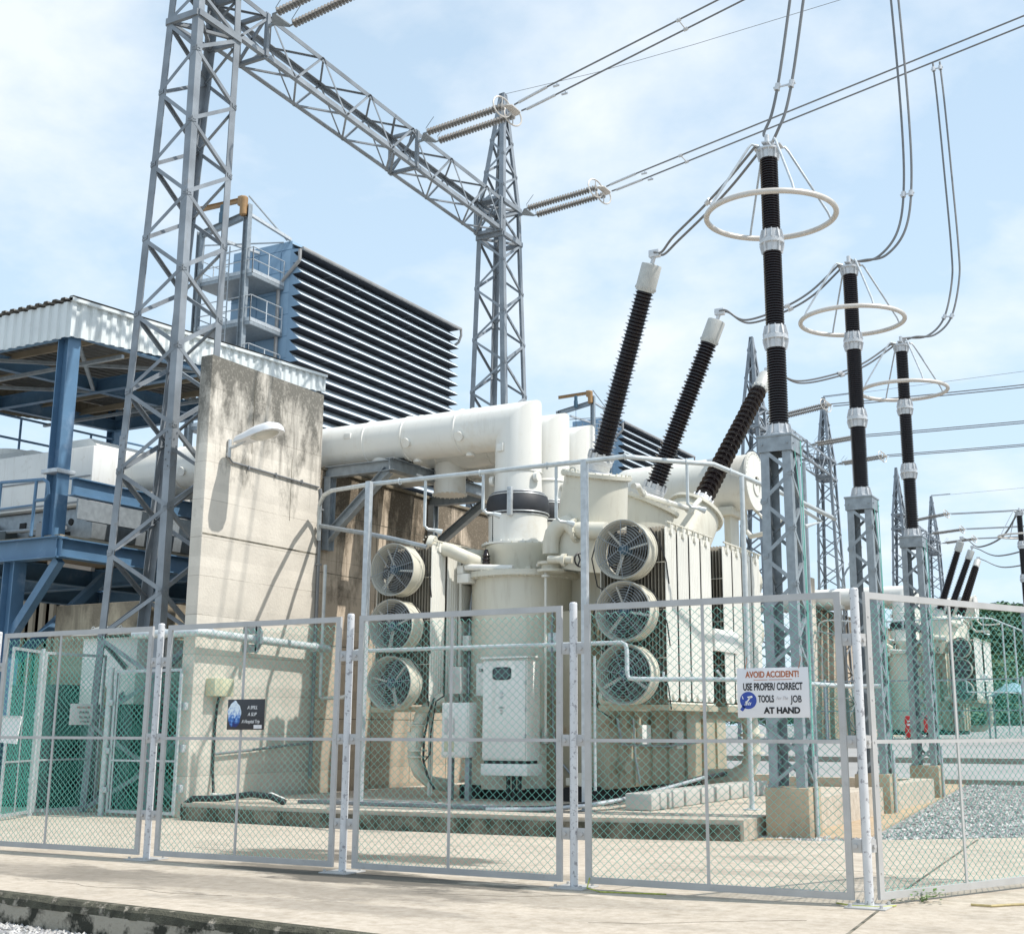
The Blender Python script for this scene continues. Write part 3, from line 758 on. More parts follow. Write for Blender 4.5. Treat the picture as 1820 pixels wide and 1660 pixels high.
text('TOOLS', 0.078, (cx-.058, yt, 1.583), t, 'ink', sx=0.54, offset=.002)
text('For The', 0.040, (cx+.078, yt, 1.590), t, 'ink_grey', sx=0.75, shear=0.3)
text('JOB', 0.078, (cx+.198, yt, 1.580), t, 'ink', sx=0.70, offset=.001)
text('AT HAND', 0.068, (cx+.075, yt, 1.490), t, 'ink', sx=1.0, offset=.003)
e = MB(); pts = []
for q in range(24):
    a = 2*math.pi*q/24; pts.append((cx-.212 + .072*math.cos(a), 1.575 + .070*math.sin(a)))
e.prism((0,yt-.001,0),(0,yt+.001,0), pts, (1,0,0),(0,0,1))
e.prism((0,yt-.001,0),(0,yt+.001,0), [(cx-.262,1.535),(cx-.285,1.500),(cx-.262,1.486),(cx-.235,1.520)], (1,0,0),(0,0,1))
e.build('emblem_disc', 'ink_blue', t)
e = MB(); y2 = yt - .0015
def fl(ps): e.prism((0,y2-.0005,0),(0,y2+.0005,0), [(cx-.212+a, 1.575+b) for a, b in ps], (1,0,0),(0,0,1))
fl([(-.030,-.028),(-.022,-.034),(.022,.020),(.014,.027)])
fl([(-.010,.030),(.034,.038),(.040,.026),(.020,.016),(.0,.018)])
for q in range(4): fl([(-.022+q*.014,-.006-q*.004),(-.014+q*.014,-.004-q*.004),(-.026+q*.014,-.04),(-.033+q*.014,-.038)])
fl([(-.055,.034),(-.048,.036),(-.040,.010),(-.046,.008)])
e.build('emblem_hand', 'ink_white', t)
tw = MB()
for px_ in (-3.56, -3.10): tw.tube([(px_, YS-.003, 1.83),(px_+.01, YS+.02, 1.90),(px_, YS+.05, 1.93)], .003, 5)
tw.build('tie_wire', 'ink_rust', t)

t, pl = sign_board('safety_sign', -9.19, -8.70, 1.334, 1.640, YS, 'sign_dark', 'charcoal sign about a spill and a slip with blue water print')
w_ = MB(); pts = []
for q in range(28):
    a = 2*math.pi*q/28; rr = 1 + .05*math.sin(5*a) + .04*math.sin(9*a+1)
    pts.append((-9.095 + .088*rr*math.cos(a), 1.488 + .132*rr*math.sin(a)))
w_.prism((0,YS-.002,0),(0,YS,0), pts, (1,0,0),(0,0,1)); wo_ = w_.build('water_print', 'water', t)
text('A SPILL', 0.050, (-8.86, YS-.0015, 1.555), t, 'ink_white', sx=0.85, shear=0.3)
text('A SLIP', 0.050, (-8.86, YS-.0015, 1.487), t, 'ink_white', sx=0.85, shear=0.3)
text('A Hospital Trip', 0.050, (-8.875, YS-.0015, 1.415), t, 'ink_white', sx=0.75, shear=0.3)
u = MB(); u.box((-8.83, YS-.002, 1.346),(-8.725, YS, 1.382)); u.build('sticker', 'sign_white', t)

# weed and earth wires at the posts
random.seed(21)
wd = thing('weed', 'small green weed growing beside the corner fence post', 'plant', (-2.3, 10.55, 0))
lv = MB()
for q in range(46):
    c = Vector((-2.34 + random.gauss(0,.10), 10.62 + random.gauss(0,.07), random.uniform(.01,.09)))
    a = random.uniform(0,6.28); d = Vector((math.cos(a), math.sin(a), random.uniform(-.2,.5))).normalized(); s_ = d.cross(Vector((0,0,1))).normalized()
    l = random.uniform(.03,.065)
    lv.add([c, c + d*l*.5 + s_*l*.3 + Vector((0,0,.006)), c + d*l, c + d*l*.5 - s_*l*.3 + Vector((0,0,.006))], [(0,1,2,3)])
lv.build('leaves', 'leaf', wd)
sm_ = MB()
for q in range(9):
    a = random.uniform(0,6.28); sm_.tube([(-2.34,10.62,0),(-2.34+.05*math.cos(a),10.62+.05*math.sin(a),.04),(-2.34+.12*math.cos(a),10.62+.1*math.sin(a),.05)], .0025, 4)
sm_.build('stem', 'leaf', wd)
o = MB().tube([(-5.05,10.16,.30),(-5.045,10.14,.12),(-5.02,10.02,.02),(-4.85,9.93,.008),(-4.6,9.98,.008),(-4.3,10.05,.008)], .006, 6).build('earth_wire', 'earth_wire', loc=(-5.05,10.16,0))
tag(o, 'thin yellow green earth wire lying at the foot of the middle post', 'wire')
o = MB().tube([(-2.9,10.16,.012),(-2.75,10.06,.012),(-2.55,10.08,.012),(-2.45,10.22,.012)], .006, 6).build('earth_wire', 'earth_wire', loc=(-2.7,10.1,0))
tag(o, 'thin earth wire curling round the corner fence post', 'wire')
o = MB().tube([(-1.95,10.55,.012),(-1.8,10.55,.012),(-1.65,10.72,.012),(-1.4,10.9,.012),(-1.1,11.0,.012)], .01, 6).build('hose', 'hose_tan', loc=(-1.8,10.6,0))
tag(o, 'short tan hose on the slab under the corner panel', 'hose')

# ------------------------------------------------------------------ gate behind on the left
GT = thing('mesh_gate', 'green mesh gate with an open leaf left of the tall concrete wall', 'gate', (-16.2, 14.6, 0))
fence_panel(GT, (-16.30, 13.1), (-16.80, 14.05), 0.05, 2.56, 'narrow left panel', 0.5, 'wire_back', 'galv_light', .045, 'panel', .85, .05, .0042)
fence_panel(GT, (-16.9, 14.2), (-16.89, 15.46), 0.05, 2.56, 'leaf swung open', 0.03, 'wire_back', 'galv_light', .045, 'leaf', .85, .05, .0042)
fence_panel(GT, (-15.86, 14.74), (-14.42, 14.74), 0.05, 2.26, 'lower right panel', 0.06, 'wire_back', 'galv_light', .045, 'panel', .85, .05, .0042)
gp = MB().cyl((-15.97,14.74,0),(-15.97,14.74,2.3),.05,16).build('post', 'paleblue_pipe', GT)
for z in (.35, .95, 1.7):
    MB().bbox((-15.93,14.69,z),(-15.84,14.72,z+.09),.004).build('hinge', 'galv_light', gp)
gp2 = MB().cyl((-16.85,14.12,0),(-16.85,14.12,2.6),.035,12).build('post', 'galv_light', GT)
for z in (.5, 1.5): MB().bbox((-16.90,14.07,z),(-16.80,14.10,z+.08),.004).build('hinge', 'galv_light', gp2)
for z in (.38, .98, 1.62):
    o = MB().bbox((-14.46,14.78,z),(-14.36,14.85,z+.12),.004).build('wall_bracket', 'galv_light', loc=(-14.4,14.8,z))
    tag(o, {0.38:'lowest', 0.98:'middle', 1.62:'topmost'}[z] + ' of the steel hinge brackets on the tall concrete wall', 'bracket', 'hinge brackets on the wall')
t = thing('notice_sign', 'small white notice hung on the open gate leaf', 'sign', (-16.86, 14.9, 1.25))
q0 = PX(125,1250,-16.85); q1 = PX(160,1288,-16.85)
MB().bbox((-16.845,q0.y,q1.z),(-16.84,q1.y+.12,q0.z),.001).build('plate', 'sign_white', t)
rr_ = Matrix.Rotation(math.pi/2, 4, 'Z')
zc = (q0.z+q1.z)/2; yc = (q0.y+q1.y+.12)/2
text('AVOID ACCIDENT', .045, (-16.838, yc, zc+.11), t, 'ink_rust', rot=rr_, sx=.8)
text('USE PROPER', .05, (-16.838, yc, zc+.03), t, 'ink', rot=rr_, sx=.75)
text('TOOLS FOR JOB', .045, (-16.838, yc+.02, zc-.05), t, 'ink', rot=rr_, sx=.7)
text('AT HAND', .045, (-16.838, yc+.03, zc-.12), t, 'ink', rot=rr_, sx=.9)
p = PY(18, 1298, 12.4)
t = thing('notice_board', 'blank tilted white board on the gate at the left edge', 'sign', p)
b = MB(); ql = [PY(-6,1272,12.4), PY(38,1273,12.4), PY(28,1322,12.4), PY(-10,1318,12.4)]
b.add([tuple(v) for v in ql] + [(v.x, v.y+.02, v.z) for v in ql], [(0,1,2,3),(7,6,5,4),(0,4,5,1),(1,5,6,2),(2,6,7,3),(3,7,4,0)]); b.build('plate', 'sign_white', t)
b = MB(); b.bar(ql[0] + Vector((0,-.01,0)), ql[1] + Vector((0,-.01,0)), .02, .02); b.build('edge_rail', 'galv_light', t)
# ================================================================== CONCRETE FIREWALLS
wt = thing('firewall', 'tall narrow concrete firewall with mouldy top and street lamp', 'wall', (-14.43, 16.2, 0), None)
b = MB(); b.bbox((-14.56,14.85,0),(-14.3,17.78,7.38),.02); b.build('wall', 'wall', wt)
for a_, c_ in (((-14.3,14.86,4.388),(-14.296,17.77,4.412)),((-14.3,15.9,5.9),(-14.297,15.912,7.2)),((-14.3,16.95,4.9),(-14.297,16.96,6.0))):
    MB().box(a_, c_).build('formwork_joint', 'padface', wt)
lw = thing('long_firewall', 'long low stained concrete wall running behind the transformer', 'wall', (-14.5, 24, 0))
b = MB(); b.bbox((-14.60,17.80,0),(-14.35,34.0,5.98),.02); b.build('wall', 'lowwall', lw)
b = MB(); b.bbox((-14.64,17.9,5.985),(-14.31,34.0,6.05),.01); b.build('coping', 'curbwall', lw)
for y in (19.6, 20.9, 22.2, 24.5): MB().box((-14.35,y,.3),(-14.346,y+.012,5.9)).build('formwork_joint', 'padface', lw)
for z in (1.5, 2.8, 4.1, 5.2): MB().box((-14.35,17.85,z),(-14.347,33.9,z+.012)).build('formwork_joint', 'padface', lw)
# street lamp on the wall
sl_ = thing('wall_lamp', 'white street lamp bracketed to the tall concrete wall', 'lamp', (-14.3,15.32,5.9))
b = MB(); b.cyl((-14.26,15.32,5.72),(-14.26,15.32,6.02),.032,12); b.bbox((-14.3,15.29,5.74),(-14.25,15.35,5.80),.003); b.tube([(-14.26,15.32,5.88),(-14.12,15.32,5.90),(-13.92,15.32,5.97)], .025, 10); b.build('arm', 'galv_light', sl_)
def lamp_head(root, base, d, ln=.82, wd_=.30):
    base, d = Vector(base), Vector(d).normalized(); s_ = d.cross(Vector((0,0,1))).normalized(); u = s_.cross(d)
    h = MB(); rings = []
    for t_, w_, hh in ((0,.62,.55),(.05,.70,.7),(.25,.72,.85),(.5,.92,1.0),(.8,1.0,.95),(.95,.75,.7),(1.0,.35,.35)):
        ring = []
        for q in range(13):
            a = math.pi * q / 12
            ring.append(base + d*(ln*t_) + s_*(wd_/2*w_*math.cos(a)) + u*(.185*hh*math.sin(a) ** .7))
        rings.append(ring)
    for r_ in rings: h.v.extend([tuple(x) for x in r_])
    for i in range(len(rings)-1):
        for q in range(12): h.f.append((i*13+q, i*13+q+1, (i+1)*13+q+1, (i+1)*13+q))
        h.f.append((i*13+12, i*13, (i+1)*13, (i+1)*13+12))
    h.f.append(tuple(range(13))); h.f.append(tuple(range(6*13, 7*13)))
    hd = h.build('lamp_head', 'lamp', root, sharp=50)
    l = MB(); pts = []
    for q in range(20):
        a = 2*math.pi*q/20; pts.append(base + d*(ln*(.62+.30*math.cos(a))) + s_*(wd_*.40*math.sin(a)) - u*.004)
    pts2 = [p*1 - u*.035 + (base + d*ln*.62 - p)*.25 for p in pts]
    n_ = 20
    l.add(pts + pts2, [tuple(range(n_)), tuple(range(2*n_-1, n_-1, -1))] + [(i,(i+1)%n_,n_+(i+1)%n_,n_+i) for i in range(n_)])
    l.build('lens', 'lens', hd)
lamp_head(sl_, (-14.07,15.32,5.93), (1,0.02,.17), .88, .42)

# conduits, pipe and box on the tall wall
o = MB().tube([(-14.275,15.34,5.72),(-14.275,15.42,5.66),(-14.275,17.70,5.62)], .016, 8)
for y in (15.8, 16.5, 17.2): o.box((-14.3,y,5.60),(-14.25,y+.02,5.67))
tag(o.build('conduit', 'cable_tray', loc=(-14.28,16.5,5.6)), 'thin conduit clipped across the tall wall under the lamp', 'conduit')
o = MB().tube([(-14.28,17.74,5.6),(-14.27,17.76,5.5),(-14.26,17.76,.5)], .03, 8)
for z in (1.2, 2.2, 3.2, 4.2, 5.2): o.box((-14.3,17.71,z),(-14.22,17.80,z+.03))
tag(o.build('conduit', 'cable_tray', loc=(-14.27,17.76,2.5)), 'vertical dark conduit down the joint beside the tall wall', 'conduit')
t = thing('fire_main_pipe', 'thick pale galvanised pipe clamped along the tall concrete wall', 'pipe', (-14.1,15.8,2.75))
b = MB().tube([(-15.4,14.62,2.80),(-14.2,14.62,2.80),(-14.09,14.66,2.80),(-14.08,14.8,2.80),(-14.08,17.9,2.72)], .068, 14); b.build('pipe', 'paleblue_pipe', t)
b = MB()
for y, k_ in ((14.95,.085),(17.5,.085)): b.torus((-14.08,y,2.795 if y<16 else 2.73),(0,1,0),.07,.016,20,6)
b.torus((-14.75,14.62,2.80),(1,0,0),.07,.016,20,6); b.build('collar', 'galv_light', t)
b = MB(); b.bbox((-14.3,15.93,2.56),(-14.0,15.99,2.69),.004); b.bbox((-14.3,15.93,2.86),(-14.0,15.99,2.98),.004); b.prism((-14.02,15.93,2.8),(-14.02,15.99,2.8),[(-.02,-.26),(.09,-.1),(.09,.1),(-.02,.26)],(1,0,0),(0,0,1)); b.build('clamp', 'galv', t)
t = thing('junction_box', 'yellowed junction box on the tall wall with a dark cable below', 'box', (-14.2,15.35,1.84))
MB().bbox((-14.3,15.13,1.84),(-14.10,15.56,2.12),.012).build('box', 'yellow_box', t)
MB().tube([(-14.2,15.35,1.84),(-14.24,15.35,1.7),(-14.27,15.36,1.4),(-14.27,15.36,.7),(-14.2,15.33,.42),(-14.15,15.28,.27)], .022, 8).build('cable', 'black', t)
o = MB().tube([(-14.24,15.35,.95),(-14.24,16.2,1.0),(-14.24,17.7,1.1)], .022, 8)
tag(o.build('conduit', 'cable_tray', loc=(-14.24,16.4,1.0)), 'low conduit sloping along the foot of the tall wall', 'conduit')
o = MB().tube([(-14.1,15.2,.33),(-13.7,15.05,.33),(-13.0,14.95,.34),(-12.75,15.0,.38),(-12.55,15.05,.30)], .04, 10)
tag(o.build('hose', 'white', loc=(-13.4,15,.3)), 'white flexible hose lying on the bund near the tall wall', 'hose')
o = MB().tube([(-14.25,14.75,.05),(-14.2,14.7,.2),(-14.0,14.68,.31),(-13.4,14.68,.33),(-12.9,14.72,.40),(-12.6,14.8,.37),(-12.4,14.9,.28)], .045, 10)
tag(o.build('hose', 'black', loc=(-13.4,14.7,.3)), 'black flexible hose looping over the bund edge', 'hose')
t = thing('cable_tray', 'flat grey cable trench cover lying on the bund beside the wall', 'cable tray', (-12,15.6,.25))
b = MB(); b.bbox((-12.5,15.3,.255),(-9.0,15.62,.30),.004); b.bbox((-12.6,15.75,.255),(-10.6,16.2,.285),.004); b.build('cover', 'cable_tray', t)
b = MB()
for q in range(12): b.box((-12.4+q*.28,15.29,.30),(-12.39+q*.28,15.63,.306))
b.build('seam', 'galv_light', t)
o = MB().tube([(-9.0,15.2,.27),(-8.3,15.3,.29),(-7.9,15.6,.33),(-7.7,16.2,.36),(-7.65,17.5,.45),(-7.75,19.5,.55),(-7.9,21.5,.58)], .04, 8)
tag(o.build('cable', 'black', loc=(-8,16.5,.3)), 'black cable bundle running along the front of the white blocks', 'cable')
o = MB().tube([(-9.1,15.12,.27),(-8.3,15.2,.29),(-7.8,15.5,.33),(-7.6,16.2,.38),(-7.55,17.6,.47),(-7.65,19.5,.57)], .028, 8)
tag(o.build('cable', 'galv_light', loc=(-8,16.4,.3)), 'pale grey cable running beside the black cable bundle', 'cable')
# white blocks along the transformer
n_blk = 0
for q in range(8):
    y = 16.1 + q*.62
    o = MB().bbox((-7.48,y,.254),(-7.08,y+.54,.48),.02).build('plinth_block', 'block', loc=(-7.3,y+.27,.254))
    pos = ['first and nearest','second','third','fourth','fifth','sixth','seventh','farthest'][q]
    tag(o, 'white concrete block beside the transformer, %s of the row' % pos, 'block', 'row of white concrete blocks')
# ================================================================== TRANSFORMER
TR = thing('power_transformer', 'big cream power transformer with three tilted brown bushings, nearest unit', 'transformer', (-9.6, 20.2, .25), 'generator transformers of the plant')
b = MB(); b.bbox((-11.0,18.6,.46),(-8.75,23.3,4.25),.05)
for y in (19.0,19.9,20.8,21.7,22.6): b.bbox((-8.75,y,.5),(-8.66,y+.05,4.2),.008)
for z in (1.62,): b.bbox((-8.75,18.6,z),(-8.5,23.3,z+.07),.008)
b.bbox((-11.05,18.55,4.25),(-8.7,23.35,4.31),.01)
b.build('tank', 'cream', TR)
b = MB(); b.bbox((-8.93,17.98,.42),(-8.62,23.2,1.70),.03); b.bbox((-9.75,17.95,.42),(-8.93,18.6,3.2),.03)
for y in (18.3,18.9,19.6,20.3,21.1,21.9,22.6): b.box((-8.62,y,.45),(-8.58,y+.03,1.66))
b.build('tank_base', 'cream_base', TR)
b = MB(); b.box((-11.1,17.6,.25),(-10.7,23.4,.46)); b.box((-9.2,17.6,.25),(-8.75,23.4,.46)); b.box((-11.0,17.7,.25),(-9.0,18.1,.42)); b.build('skid', 'dark', TR)
# LV turret
LX, LY = -10.42, 18.42
b = MB(); b.lathe([(.86,.40),(.86,3.80)], (LX,LY,0), (0,0,1), 56); b.build('turret', 'cream', TR)
b = MB(); b.torus((LX,LY,2.02),(0,0,1),.861,.010,56,6); b.torus((LX,LY,.95),(0,0,1),.861,.008,56,6)
b.bbox((LX-.42,LY-.83,1.55),(LX+.55,LY-.70,1.62),.01); b.build('weld_seam', 'cream', TR)
b = MB(); b.lathe([(.86,3.76),(.99,3.78),(.99,3.83),(.98,3.835),(.98,3.87),(.30,3.885)], (LX,LY,0), (0,0,1), 56, caps=False)
b.bolts((LX,LY,3.82),(0,0,1),.945,44,.016,.13); b.build('turret_flange', 'cream', TR)
b = MB(); b.lathe([(.50,3.88),(.51,3.95),(.585,4.22),(.63,4.30),(.63,4.355),(.44,4.358)], (LX,LY,0), (0,0,1), 48, caps=False); b.bolts((LX,LY,4.34),(0,0,1),.59,32,.012,.08); b.build('turret_cone', 'cream', TR)
b = MB()
for y in (18.42,): pass
b.bbox((-11.27,17.75,2.35),(-11.22,17.8,3.75),.005); b.box((-10.45-.86,17.9,1.30),(-10.45-.80,18.1,3.7)); b.build('ladder_strip', 'cream_light', TR)
for i, y in enumerate((19.47, 20.52)):
    b = MB(); b.lathe([(.86,.46),(.86,3.80),(.99,3.82),(.99,3.87),(.5,3.885),(.53,4.0),(.68,4.31),(.68,4.36)], (LX,y,0), (0,0,1), 40); b.build('turret', 'cream', TR)
# pipework over the turret, left arm with blank disc
b = MB(); b.tube([PY(772,972,17.3), PY(800,978,17.35), PY(826,990,17.5), PY(850,1000,17.8)], .115, 18); b.cyl(PY(762,968,17.25), PY(772,970,17.28), .165, 26); b.bolts(PY(761,968,17.24),(1,-.1,0),.14,12,.011,.02); b.build('oil_pipe', 'cream', TR)
b = MB(); p = PY(771,985,17.3); b.cyl(p, (p.x,p.y,.3), .028, 10); b.cyl(p + Vector((.05,0,-.2)), (p.x+.05,p.y,.3), .012, 8); b.build('pipe_support', 'cream_light', TR)
b = MB(); b.bbox(PY(812,1005,17.5), PY(828,1020,17.6)+Vector((0,.12,0)), .01); b.cyl(PY(828,1008,17.55), PY(912,1010,17.6), .055, 14); b.bbox(PY(812,1020,17.5), PY(838,1036,17.6)+Vector((0,.16,0)), .01); b.build('gas_relay', 'white', TR)
b = MB(); b.lathe([(.05,0),(.07,.03),(.05,.06),(.07,.09),(.05,.12),(.07,.15),(.05,.18),(.03,.26)], PY(864,1004,17.8), (0,0,1), 14); b.build('small_bushing', 'porcelain', TR)
# right arm with bends
b = MB(); e0 = PY(979,985,17.6)
b.tube([e0, e0+Vector((0,0,.18)), e0+Vector((.04,.0,.33)), e0+Vector((.14,.0,.44)), e0+Vector((.30,0,.49)), PY(1022,942,17.6), PY(1078,943,17.6)], .135, 18)
fl_ = PY(1024,942,17.6); b.cyl(fl_+Vector((-.03,0,0)), fl_+Vector((.03,0,0)), .20, 24); b.bolts(fl_,(1,0,0),.175,10,.014,.10)
b.lathe([(.15,0),(.22,.01),(.22,.05),(.15,.06),(.15,.12),(.22,.13),(.22,.17),(.13,.18)], e0 + Vector((0,0,-.30)), (0,0,1), 24); b.build('oil_pipe', 'cream', TR)
b = MB(); v0 = PY(975,994,17.4); b.cyl(v0, PY(1018,995,17.4), .06, 14); b.cyl(PY(1000,995,17.4), PY(1006,995,17.4), .10, 16); vh = b.build('valve', 'cream', TR)
b = MB(); w0 = PY(1031,995,17.35); b.torus(w0, (1,-.5,0), .105, .014, 24, 6)
for q in range(3):
    a = q*2.094; b.bar(w0, w0 + Vector((.05*math.cos(a)*.45,.10*math.cos(a)*.9,.10*math.sin(a))), .018)
b.build('handwheel', 'black', vh)
b = MB(); c0 = PY(954,1005,17.55); b.tube([c0, c0+Vector((.12,0,.03)), PY(969,1008,17.5), PY(970,1020,17.5), (PY(970,1020,17.5).x, 17.5, 1.25)], .022, 8); b.cyl((PY(970,1027,17.5).x,17.5,3.70),(PY(970,1027,17.5).x,17.5,3.73),.07,14); b.build('drain_pipe', 'cream_light', TR)
b = MB(); b.cyl(PY(1022,1385,17.6), PY(1032,1385,17.55), .10, 20); b.bbox(PY(1008,1382,17.65), PY(1020,1396,17.6), .01); b.build('drain_valve', 'cream', TR)
# top rail and lifting gear
b = MB()
for q in range(6): b.bbox((-10.9+q*.38,18.0,3.885),(-10.8+q*.38,18.06,3.97),.006)
b.build('lifting_lug', 'cream', TR)
# HV turrets and bushings
def bushing(base, tip, r0, r1, capr, caplen, sheds, root, flr, hold=True):
    base, tip = Vector(base), Vector(tip); ax = (tip-base).normalized(); ln = (tip-base).length
    bu = MB(); l0 = .34
    bu.lathe([(flr,0),(flr,.04),(r0*.95,.06),(r0*.98,.16),(r0*1.05,.17),(r0*1.05,.24),(r0*.92,.25),(r0*.92,l0)], base, ax, 26); bu.bolts(base+ax*.30, ax, r0*1.0, 10, .02, .12)
    fl = bu.build('bushing_flange', 'alu', root)
    lp = ln - l0 - caplen
    pr = [(r0*.72,0)]
    for q in range(sheds):
        t0 = lp*(q+.12)/sheds; st = lp/sheds; rr = r0 + (r1-r0)*q/sheds
        big = 1.0 if q % 2 == 0 else .86
        pr += [(rr*.70,t0),(rr*big,t0+st*.40),(rr*big*.985,t0+st*.50),(rr*.70,t0+st*.62)]
    pr.append((r1*.70,lp))
    bu = MB(); bu.lathe(pr, base+ax*l0, ax, 30); po = bu.build('bushing', 'porcelain', root)
    bu = MB(); c = base+ax*(l0+lp)
    bu.lathe([(capr*.92,0),(capr,.05),(capr,.09),(capr*1.0,.1),(capr,caplen*.93),(capr*.96,caplen*.97),(capr*.3,caplen)], c, ax, 26); bu.bolts(c+ax*.05, ax, capr*.98, 12, .014, .04); co = bu.build('cap', 'cap', po)
    bu = MB(); d = c+ax*caplen
    bu.cyl(d, d+ax*.12, .035, 10); bu.bbox(d+ax*.12-Vector((.08,.05,.02)), d+ax*.12+Vector((.10,.05,.10)), .01); bu.build('terminal', 'alu', po)
    return d+ax*.17
B1, T1 = Vector((-8.83,18.05,5.42)), Vector((-7.52,17.45,8.62))
B2, T2 = Vector((-8.95,20.45,5.33)), Vector((-7.62,20.62,8.62))
B3, T3 = Vector((-8.75,22.25,5.42)), Vector((-8.02,24.60,8.62))
HT = []
for (Bp, Tp, tl, tr_, ca) in ((B1,T1,1.55,.52,(0.20,-.16,1)),(B2,T2,1.5,.52,(0.42,.10,1)),(B3,T3,1.4,.50,(.30,.62,1))):
    ca = Vector(ca).normalized()
    tb = MB(); tb.lathe([(tr_*1.28,-tl),(tr_*1.12,-tl*.5),(tr_*1.0,-.06)], Bp, ca, 44); tb.build('bushing_turret', 'cream', TR)
    tb = MB(); tb.lathe([(tr_*1.0,-.065),(tr_*1.13,-.06),(tr_*1.13,.0),(.2,.012)], Bp, ca, 44, caps=False); tb.bolts(Bp-ca*.03, ca, tr_*1.07, 30, .014, .10); tb.torus(Bp+ca*.05+Vector((-.35,-.2,0)), (0,1,0), .05, .012, 14, 5); tb.build('turret_cover', 'cream', TR)
    HT.append(bushing(Bp, Tp, .205, .175, .165, .46, 46, TR, .27))
b = MB(); b.tube([B1+Vector((.3,.8,-.1)), B1+Vector((.2,1.2,-.02)), B2+Vector((.1,-.5,.05)), B2+Vector((.6,.5,-.1)), B3+Vector((.3,-.6,.1))], .05, 10)
for p in (B2+Vector((.1,-.55,.05)), B2+Vector((.6,.45,-.1))): b.cyl(p-Vector((0,.03,0)), p+Vector((0,.03,0)), .09, 14)
b.build('oil_pipe', 'cream_light', TR)
# conservator
cz = 6.26
b = MB(); b.lathe([(.02,-3.02),(.30,-3.0),(.50,-2.93),(.555,-2.80),(.565,-2.6),(.565,0)], (-8.18,24.0,cz), (1,0,.02), 48); b.build('conservator', 'cream_light', TR)
b = MB(); b.lathe([(.565,-.01),(.61,0),(.61,.05),(.1,.055)], (-8.18,24.0,cz), (1,0,.02), 48, caps=False); b.bolts((-8.13,24.0,cz),(1,0,0),.575,36,.013,.02); b.torus((-8.11,24.0,cz-.1),(1,0,0),.2,.012,20,5); b.build('conservator_cover', 'cream_light', TR)
for x in (-10.6,-8.75):
    b = MB(); b.bbox((x,23.75,4.3),(x+.14,24.25,5.9),.01); b.bbox((x-.1,23.6,5.55),(x+.24,24.4,5.72),.01); b.build('conservator_stand', 'cream', TR)
b = MB(); b.tube([(-8.5,24.3,5.8),(-8.45,24.2,5.3),(-8.2,23.8,5.1),(-7.7,23.2,5.05),(-7.4,22.5,5.0)], .05, 10); b.tube([(-8.3,24.3,5.75),(-8.0,24.2,5.45),(-7.6,24.0,5.4),(-7.1,23.8,5.42)], .035, 8); b.build('oil_pipe', 'cream_light', TR)

# radiators
def radiator(x0, x1, y0, y1, z0, z1, root, np_=20):
    m = MB(); st = (x1-x0)/(np_-1); fn = MB()
    for q in range(np_):
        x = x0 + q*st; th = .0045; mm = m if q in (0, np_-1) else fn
        pts = [(y0,z0+.05),(y0+.05,z0),(y1-.05,z0),(y1,z0+.05),(y1,z1-.05),(y1-.05,z1),(y0+.05,z1),(y0,z1-.05)]
        mm.prism((x-th,0,0),(x+th,0,0), pts, (0,1,0),(0,0,1))
    # pressed oil channels on the outer plate
    for xs_, sg in ((x1+.0045,1),(x0-.0045,-1)):
        for k_ in range(6):
            yc = y0 + (y1-y0)*(k_+.5)/6; hw = (y1-y0)/6*.36
            m.prism((xs_,yc,z0+.13),(xs_,yc,z1-.13), [(0,-hw),(sg*.010,-hw*.45),(sg*.010,hw*.45),(0,hw)], (1,0,0),(0,1,0))
    m.cyl((x0-.05,(y0+y1)/2,z0+.07),(x1+.04,(y0+y1)/2,z0+.07),.055,12); m.cyl((x0-.05,(y0+y1)/2,z1-.07),(x1+.04,(y0+y1)/2,z1-.07),.055,12)
    m.box((x1,(y0+y1)/2-.03,z1-.02),(x1+.035,(y0+y1)/2+.03,z1+.06))
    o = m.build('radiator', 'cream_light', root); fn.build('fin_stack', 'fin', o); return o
RZ0, RZ1 = 1.74, 4.30
def bank(x0, x1, ystart, nrad, w_, gap, root):
    for q in range(nrad):
        y0 = ystart + q*(w_+gap); radiator(x0, x1, y0, y0+w_, RZ0, RZ1, root)
    yE = ystart + nrad*(w_+gap) - gap
    m = MB()
    for z in (2.35,3.05,3.75):
        for y in (ystart-.004, yE+.004): m.tube([(x0,y,z),(x1,y,z)], .006, 6)
    m.tube([(x1+.03,ystart,RZ1+.05),(x1+.03,yE,RZ1+.05)], .016, 8); m.tube([(x1+.01,ystart+.05,RZ0-.04),(x1+.01,yE,RZ0-.04)], .02, 8)
    for q in range(nrad*2): 
        y = ystart + (q+.5)*(yE-ystart)/(nrad*2); m.box((x1+.015,y,RZ1-.03),(x1+.045,y+.02,RZ1+.07))
    m.build('radiator_bracing', 'cream', root)
    m = MB(); m.box((x0-.02,ystart-.05,RZ0-.14),(x1+.05,ystart+.02,RZ0-.06)); m.box((x0-.02,yE-.02,RZ0-.14),(x1+.05,yE+.05,RZ0-.06)); m.box((x1-.03,ystart+.02,RZ0-.14),(x1+.05,yE-.02,RZ0-.06))
    m.build('radiator_shelf', 'cream_base', root)
bank(-8.26,-7.20,17.0,4,.415,.065,TR)
bank(-8.26,-7.20,19.40,4,.415,.065,TR)
bank(-12.40,-11.33,17.0,3,.415,.065,TR)
m = MB(); m.bbox((-7.24,18.88,2.55),(-7.16,19.95,2.90),.004); m.build('cover_plate', 'white', TR)
m = MB()
for z in (RZ0+.07, RZ1-.07):
    m.cyl((-8.75,18.0,z),(-8.2,18.0,z),.11,14); m.cyl((-8.75,20.4,z),(-8.2,20.4,z),.11,14); m.cyl((-11.35,18.0,z),(-10.9,18.6,z),.11,14)
m.build('oil_pipe', 'cream', TR)
